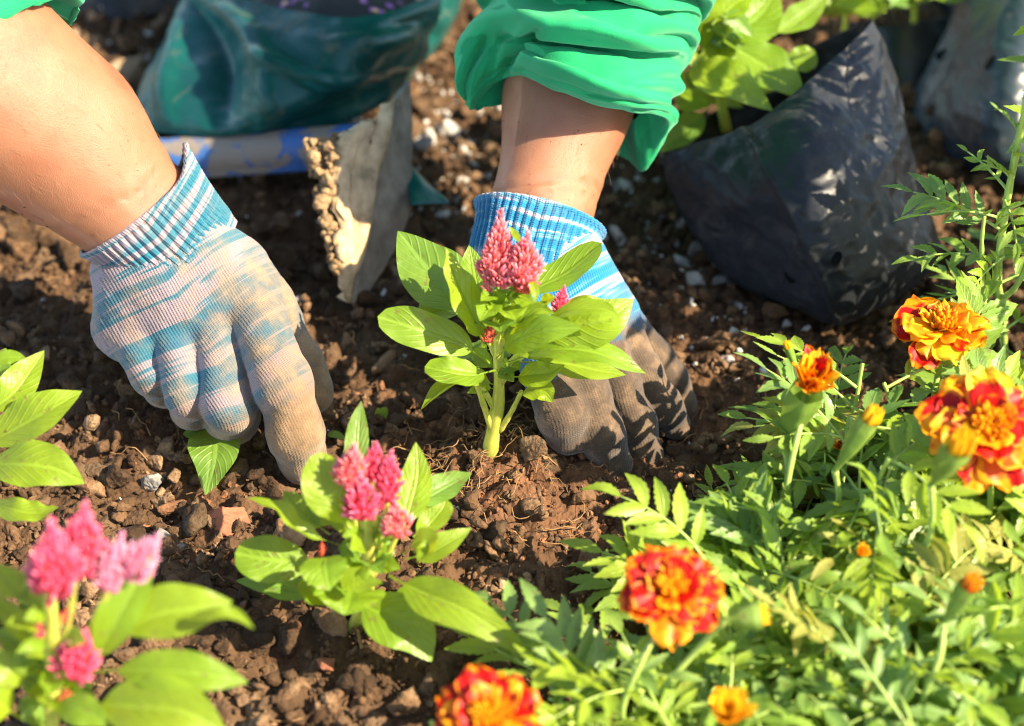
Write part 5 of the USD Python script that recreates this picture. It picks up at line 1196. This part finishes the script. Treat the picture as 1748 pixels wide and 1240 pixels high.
def leaflet_geom(base, d, n, L, W, seed):
    r = np.random.default_rng(seed)
    bend = unit(d + 0.25 * r.normal(size=3) * 0.5)
    P = np.array([base, base + d * L * 0.5 + n * L * 0.03, base + bend * L - n * L * r.uniform(-0.04, 0.14)])
    return leaf_geom(P, W, unit(n + 0.25 * r.normal(size=3)), 'lance', fold=0.30, wave=0.05, nw=4, seed=seed, nu=15, nv=5, petiole=0)
def serrate(v, nu=15, nv=5, amp=0.10):
    V = v.reshape(nu, nv, 3).copy(); mid = V[:, nv // 2:nv // 2 + 1]
    k = 1 + amp * (np.arange(nu) % 2 * 2 - 1)
    for j in (0, nv - 1): V[:, j] = mid[:, 0] + (V[:, j] - mid[:, 0]) * k[:, None]
    return V.reshape(-1, 3)
def marigold_leaf(par, p0, az, el, L, seed, m=None, droop=0.5, pairs=None, w=0.33):
    r = np.random.default_rng(seed)
    h = np.array([math.cos(az), math.sin(az), 0])
    t = np.linspace(0, 1, 9)
    ang = el - droop * t
    P = p0 + np.concatenate([[np.zeros(3)], np.cumsum((np.cos(ang)[:-1, None] * h + np.sin(ang)[:-1, None] * np.array([0, 0, 1.0])) * (L / 8), 0)])
    P = P + np.cross(h, [0, 0, 1.0]) * (0.06 * L * np.sin(t * 2.4 + r.uniform(0, 6)))[:, None]
    T = unit(np.gradient(P, axis=0))
    roll = r.normal(0, 0.35)
    lf = obj('leaf', tube(P, np.linspace(0.0009, 0.0004, 9), 6), MSTEM, par)
    mm = MLEAF[int(r.choice(4, p=(.32, .34, .26, .08)))] if m is None else MLEAF[m]
    L = L * r.uniform(0.72, 1.12)
    pairs = pairs or int(r.integers(3, 6))
    for k in range(pairs):
        s = 0.26 + 0.68 * k / pairs
        i = s * 8; i0 = min(int(i), 7); p = P[i0] + (P[i0 + 1] - P[i0]) * (i - i0); tt = T[i0]
        side = unit(np.cross(tt, [0, 0, 1.0])); n0 = np.cross(side, tt)
        side, n0 = side * math.cos(roll) + n0 * math.sin(roll), n0 * math.cos(roll) - side * math.sin(roll)
        Ll = L * (0.30 + 0.12 * math.sin(math.pi * (0.2 + 0.8 * k / pairs))) * r.uniform(0.85, 1.15)
        for sg in (-1, 1):
            d = unit(side * sg * 0.86 + tt * (0.55 + 0.5 * s) + n0 * r.uniform(-0.05, 0.25))
            v, f, uv = leaflet_geom(p, d, n0, Ll, Ll * w * r.uniform(0.9, 1.15), int(r.integers(1e6)))
            obj('leaflet', (serrate(v), f), mm, lf, uv=uv)
    n0 = np.cross(unit(np.cross(T[-1], [0, 0, 1.0])), T[-1])
    v, f, uv = leaflet_geom(P[-1], T[-1], n0, L * 0.38, L * 0.38 * w, int(r.integers(1e6)))
    obj('leaflet', (serrate(v), f), mm, lf, uv=uv)
    return lf
class Marigold:
    def __init__(self, foot, label, seed, group=None):
        self.base = GS(*foot); self.r = np.random.default_rng(seed); self.seed = seed
        self.t = thing('marigold', label, 'plant', self.base, group or 'marigolds growing in the bed'); self.n = 0
    def stem(self, pts, r0=0.0022, r1=0.0013, n=20):
        c = spline(pts, n); obj('stem', tube(c, np.linspace(r0, r1, n) * (1 + 0.1 * np.sin(np.arange(n) * 2.1)), 9), MSTEM, self.t); return c
    def leaf(self, p, az, el, L, **kw):
        self.n += 1
        return marigold_leaf(self.t, np.asarray(p, float), az, el, L, self.seed * 1000 + self.n, **kw)
    def bush(self, h, n, L=(0.050, 0.078), branches=3, spread=0.03, lean=(0, 0), az=None):
        "a main stem with side shoots, leaves all round"
        r = self.r; b = self.base
        top = b + [lean[0], lean[1], h]
        stems = [self.stem([b - [0, 0, .005], (b + top) / 2 + [r.normal(0, .004), r.normal(0, .004), 0], top], .0026, .0014)]
        for k in range(branches):
            a = r.uniform(0, 6.28); s = r.uniform(0.2, 0.6); p = stems[0][int(s * 19)]
            e = p + [spread * math.cos(a), spread * math.sin(a), h * r.uniform(0.35, 0.7)]
            stems.append(self.stem([p, (p + e) / 2 + [spread * .2 * math.cos(a), spread * .2 * math.sin(a), -.003], e], .0016, .0010))
        a0 = r.uniform(0, 6.28)
        for k in range(n):
            c = stems[k % len(stems)]; s = r.uniform(0.25, 1.0)
            a = a0 + k * 2.4 + r.normal(0, .3)
            if az is not None: a = r.uniform(*az)
            self.leaf(c[int(s * 19)], a, r.uniform(0.0, 0.9) * (0.4 + s * 0.7), r.uniform(*L) * (1.1 - 0.35 * s), droop=r.uniform(0.3, 1.0))
        return stems
    def head(self, px, py, d, Rpx, ax, mix, via=None, label=None, layers=None, cal=(0.30, 0.85)):
        c = C(px, py, d); R = Rpx * PXT * d; ax = unit(ax)
        kw = {'layers': layers} if layers else {}
        marigold_flower(self.t, c, ax, R, self.seed + int(px), mix, label=label, **kw)
        calyx(self.t, c - ax * R * 0.10, ax, 0.0011, R * cal[0], R * cal[1], 1)
        e = c - ax * R * (cal[1] + 0.05)
        mids = [np.asarray(C(*v)) for v in (via or [])]
        c_ = spline([e] + (mids or [(e + self.base) / 2 + [0, 0, .01]]) + [self.base], 26)
        obj('flower_stalk', tube(c_, np.interp(np.linspace(0, 1, 26), [0, .15, 1], [.0021, .0014, .0019]), 9), MSTEM, self.t)
    def bud(self, px, py, d, Lpx, Wpx, ax, via=None, tipc=2, open_=0.25, label=None):
        "long closed bud: green cup with a tuft of petals in its mouth; px, py is the mouth"
        c = C(px, py, d); ax = unit(ax); L, Rr = Lpx * PXT * d, Wpx * PXT * d * .5
        calyx(self.t, c, ax, 0.0011, Rr, L, 1, label)
        a = unit(np.cross(ax, [0.13, 0.3, 0.94])); b = np.cross(ax, a); parts, uvs = [], []
        r = np.random.default_rng(int(px))
        for k in range(18):
            ph = k * 2.4; rr = Rr * .72 * math.sqrt(k / 18); o = math.cos(ph) * a + math.sin(ph) * b
            dd = unit(ax + o * open_ * rr / Rr); e1 = unit(np.cross(dd, [.3, .5, .8])); e2 = np.cross(dd, e1); fs = L * (0.28 + open_ * .8) * r.uniform(.8, 1.1)
            parts.append((c + o * rr - ax * L * .06 + fs * (.62 * FL_V[:, :1] * e1 + .62 * FL_V[:, 1:2] * e2 + FL_V[:, 2:] * dd), FL_F)); uvs.append(np.stack([FL_T, FL_T * 0 + .6], 1))
        v, f = cat(parts); obj('bud_petals', (v, f), PET[tipc], self.t, uv=np.vstack(uvs))
        e = c - ax * L
        mids = [np.asarray(C(*v)) for v in (via or [])]
        c_ = spline([e] + (mids or [(e + self.base) / 2 + [0, 0, .01]]) + [self.base], 26)
        obj('flower_stalk', tube(c_, np.interp(np.linspace(0, 1, 26), [0, .15, 1], [.0018, .0014, .0019]), 9), MSTEM, self.t)
UPW = np.array([0, 0, 1.0]); CAMW = -FWD
m1 = Marigold((1600, 860), 'marigold with the topmost orange and red flower, right of the black bag', 201)
m1.head(1608, 556, 1.035, 88, UPW * 1.0 + CAMW * .12 - RGT * .12, (.22, .38, .30, .10), via=[(1592, 700, 1.06), (1596, 790, 1.08)], label='orange yellow flower with red blotches')
m1.bush(.082, 26, spread=.045)
m2 = Marigold((1700, 1010), 'marigold with the large red and orange flower at the right edge', 202)
m2.head(1686, 728, .945, 112, UPW * .45 + CAMW * .95 - RGT * .05, (.30, .38, .22, .10), via=[(1690, 830, .985), (1688, 930, 1.01)], label='large open flower facing the viewer')
m2.bush(.06, 24, spread=.045)
m3 = Marigold((1322, 985), 'marigold with a half open orange bloom on a long stalk', 203)
half = ((10, .95, .40, 1.22, 1.0), (9, .86, .36, 1.32, 1.15), (7, .72, .32, 1.45, 1.3))
m3.head(1380, 662, .985, 80, UPW * .9 + RGT * .22 + CAMW * .2, (.04, .40, .40, .16), via=[(1345, 800, 1.0), (1332, 900, 1.015)], layers=half, cal=(.38, 1.9), label='half open bloom seen from the side')
m3.bud(1345, 592, 1.0, 50, 15, UPW * .9 - RGT * .35, via=[(1372, 690, 1.0), (1345, 820, 1.0)], tipc=3, open_=.05)
m3.bush(.06, 24, L=(.05, .075), spread=.045)
m4 = Marigold((1075, 1275), 'marigold with the blurred red flower low in the middle of the bed', 204)
m4.head(1146, 1002, .895, 98, UPW * .85 + CAMW * .45 + RGT * .02, (.72, .20, .08, .0), via=[(1100, 1120, .905), (1062, 1210, .92)], label='dark red flower edged with orange')
m4.bud(1300, 1050, .90, 62, 48, RGT * 1 + UPW * .2, via=[(1190, 1110, .92), (1130, 1180, .93)], tipc=3, open_=0)
m4.bush(.055, 22, spread=.045)
m5 = Marigold((800, 1400), 'marigold with a red flower cut by the bottom edge of the picture', 205)
m5.head(830, 1222, .868, 102, UPW * .8 + CAMW * .5, (.66, .26, .08, .0), label='red and orange flower at the bottom edge')
m5.bush(.035, 10, L=(.035, .05), spread=.02, az=(-1.6, 0.6))
m6 = Marigold((1560, 985), 'marigold bearing a yellow tipped bud in front of the large flower', 206)
m6.bud(1636, 762, .895, 125, 54, UPW * .9 + RGT * .25 + CAMW * .35, via=[(1590, 900, .94), (1572, 950, .98)], tipc=3, open_=.12, label='tall bud with yellow tip')
m6.bush(.06, 24, spread=.045)
m7 = Marigold((1570, 1265), 'marigold with an orange tipped bud low at the right', 207)
m7.bud(1655, 1000, .885, 100, 40, UPW * .9 + RGT * .3, via=[(1605, 1120, .90), (1575, 1200, .91)], tipc=2, open_=.06, label='bud with orange tip')
m7.bush(.06, 24, spread=.045)
m8 = Marigold((1420, 930), 'marigold with a thick pale closed bud left of the large flower', 208)
m8.bud(1485, 715, .955, 130, 40, UPW * .9 + RGT * .35, via=[(1432, 850, .99), (1424, 900, 1.01)], tipc=3, open_=0)
m8.head(1434, 762, 1.03, 26, UPW * .6 + CAMW * .8 - RGT * .2, (.0, .4, .5, .1), layers=half)
m8.bush(.088, 28, spread=.045)
m9 = Marigold((1235, 1350), 'marigold with a yellow flower cut by the bottom edge', 209)
m9.head(1240, 1226, .872, 78, UPW * .9 + CAMW * .2, (0, .02, .28, .7), layers=half, cal=(.5, 1.3), label='yellow bloom')
m9.bush(.05, 20, spread=.045)
m10 = Marigold((1455, 1075), 'marigold with a small yellow floret showing between its leaves', 210)
m10.head(1466, 945, .95, 26, UPW * .5 + CAMW * .6 + RGT * .5, (0, .2, .5, .3), layers=half)
m10.bush(.06, 24, spread=.045)
m11 = Marigold((1715, 640), 'tall upright marigold without flowers at the right edge beside the bags', 211)
s_ = m11.stem([m11.base, C(1712, 560, 1.13), C(1704, 470, 1.09), C(1718, 350, 1.05), C(1745, 210, 1.0), C(1770, 90, .96)], .0024, .0017, 40)
for k, (s, a, e, L) in enumerate([(.30, 2.6, .5, .062), (.34, 3.4, .2, .065), (.38, 0.2, .4, .06), (.45, 3.1, .3, .060), (.48, 4.2, .3, .055), (.5, 5.6, .3, .06), (.55, 2.9, .5, .070), (.57, 3.5, .5, .066), (.60, .3, .4, .05), (.62, 4.6, .2, .05), (.66, 2.4, .6, .04),
                                   (.68, 3.6, .9, .030), (.7, 5.8, .5, .04), (.72, 4.6, .8, .030), (.78, 3.0, 1.1, .026), (.85, 0.4, .8, .03), (.25, 4.0, .2, .06), (.2, 3.0, .2, .06), (.2, .5, .3, .06), (.15, 5.2, .2, .06)]):
    m11.leaf(s_[int(s * 39)], a, e, L * .72, droop=.55)
m11.stem([s_[12], C(1740, 480, 1.08), C(1775, 380, 1.05)], .0018, .0012)
m11.stem([s_[8], C(1686, 560, 1.09), C(1676, 430, 1.06), C(1680, 370, 1.05)], .0018, .0010)
for lb, foot, h, n, sd in (('leafy marigold in the lower right corner, flowerless', (1715, 1290), .055, 24, 212), ('leafy marigold below the thick pale bud', (1400, 1240), .055, 24, 213), ('leafy marigold just right of the dark red flower', (1310, 1140), .05, 22, 214),
                           ('leafy marigold under the large flower at the right edge', (1645, 1125), .055, 22, 215), ('blurred leafy marigold at the bottom between the two red flowers', (1010, 1345), .045, 20, 216), ('leafy marigold at the right edge below the tall one', (1760, 850), .055, 22, 217),
                           ('small leafy marigold at the left tip of the marigold patch', (1228, 985), .022, 12, 218)):
    Marigold(foot, lb, sd).bush(h, n, spread=.042 if h > .03 else .02, L=(.05, .078) if h > .03 else (.030, .042))

for lb, foot, sd, top in (('tall marigold at the right beyond the edge, shading the bags', (1880, 560), 221, .30), ('second tall marigold at the right, nearer, shading the bags', (1960, 700), 222, .30),
                          ('fourth tall marigold far right, shading the bags', (2120, 600), 224, .36)):
    mt_ = Marigold(foot, lb, sd)
    b_ = mt_.base; rr_ = mt_.r
    st = mt_.stem([b_, b_ + [rr_.normal(0, .01), rr_.normal(0, .01), top * .5], b_ + [rr_.normal(0, .02), rr_.normal(0, .02), top]], .0028, .0014, 40)
    for k in range(24):
        s = 0.12 + 0.86 * k / 24
        mt_.leaf(st[int(s * 39)], k * 2.4 + rr_.normal(0, .2), rr_.uniform(0, .6), rr_.uniform(.055, .085), droop=.5)
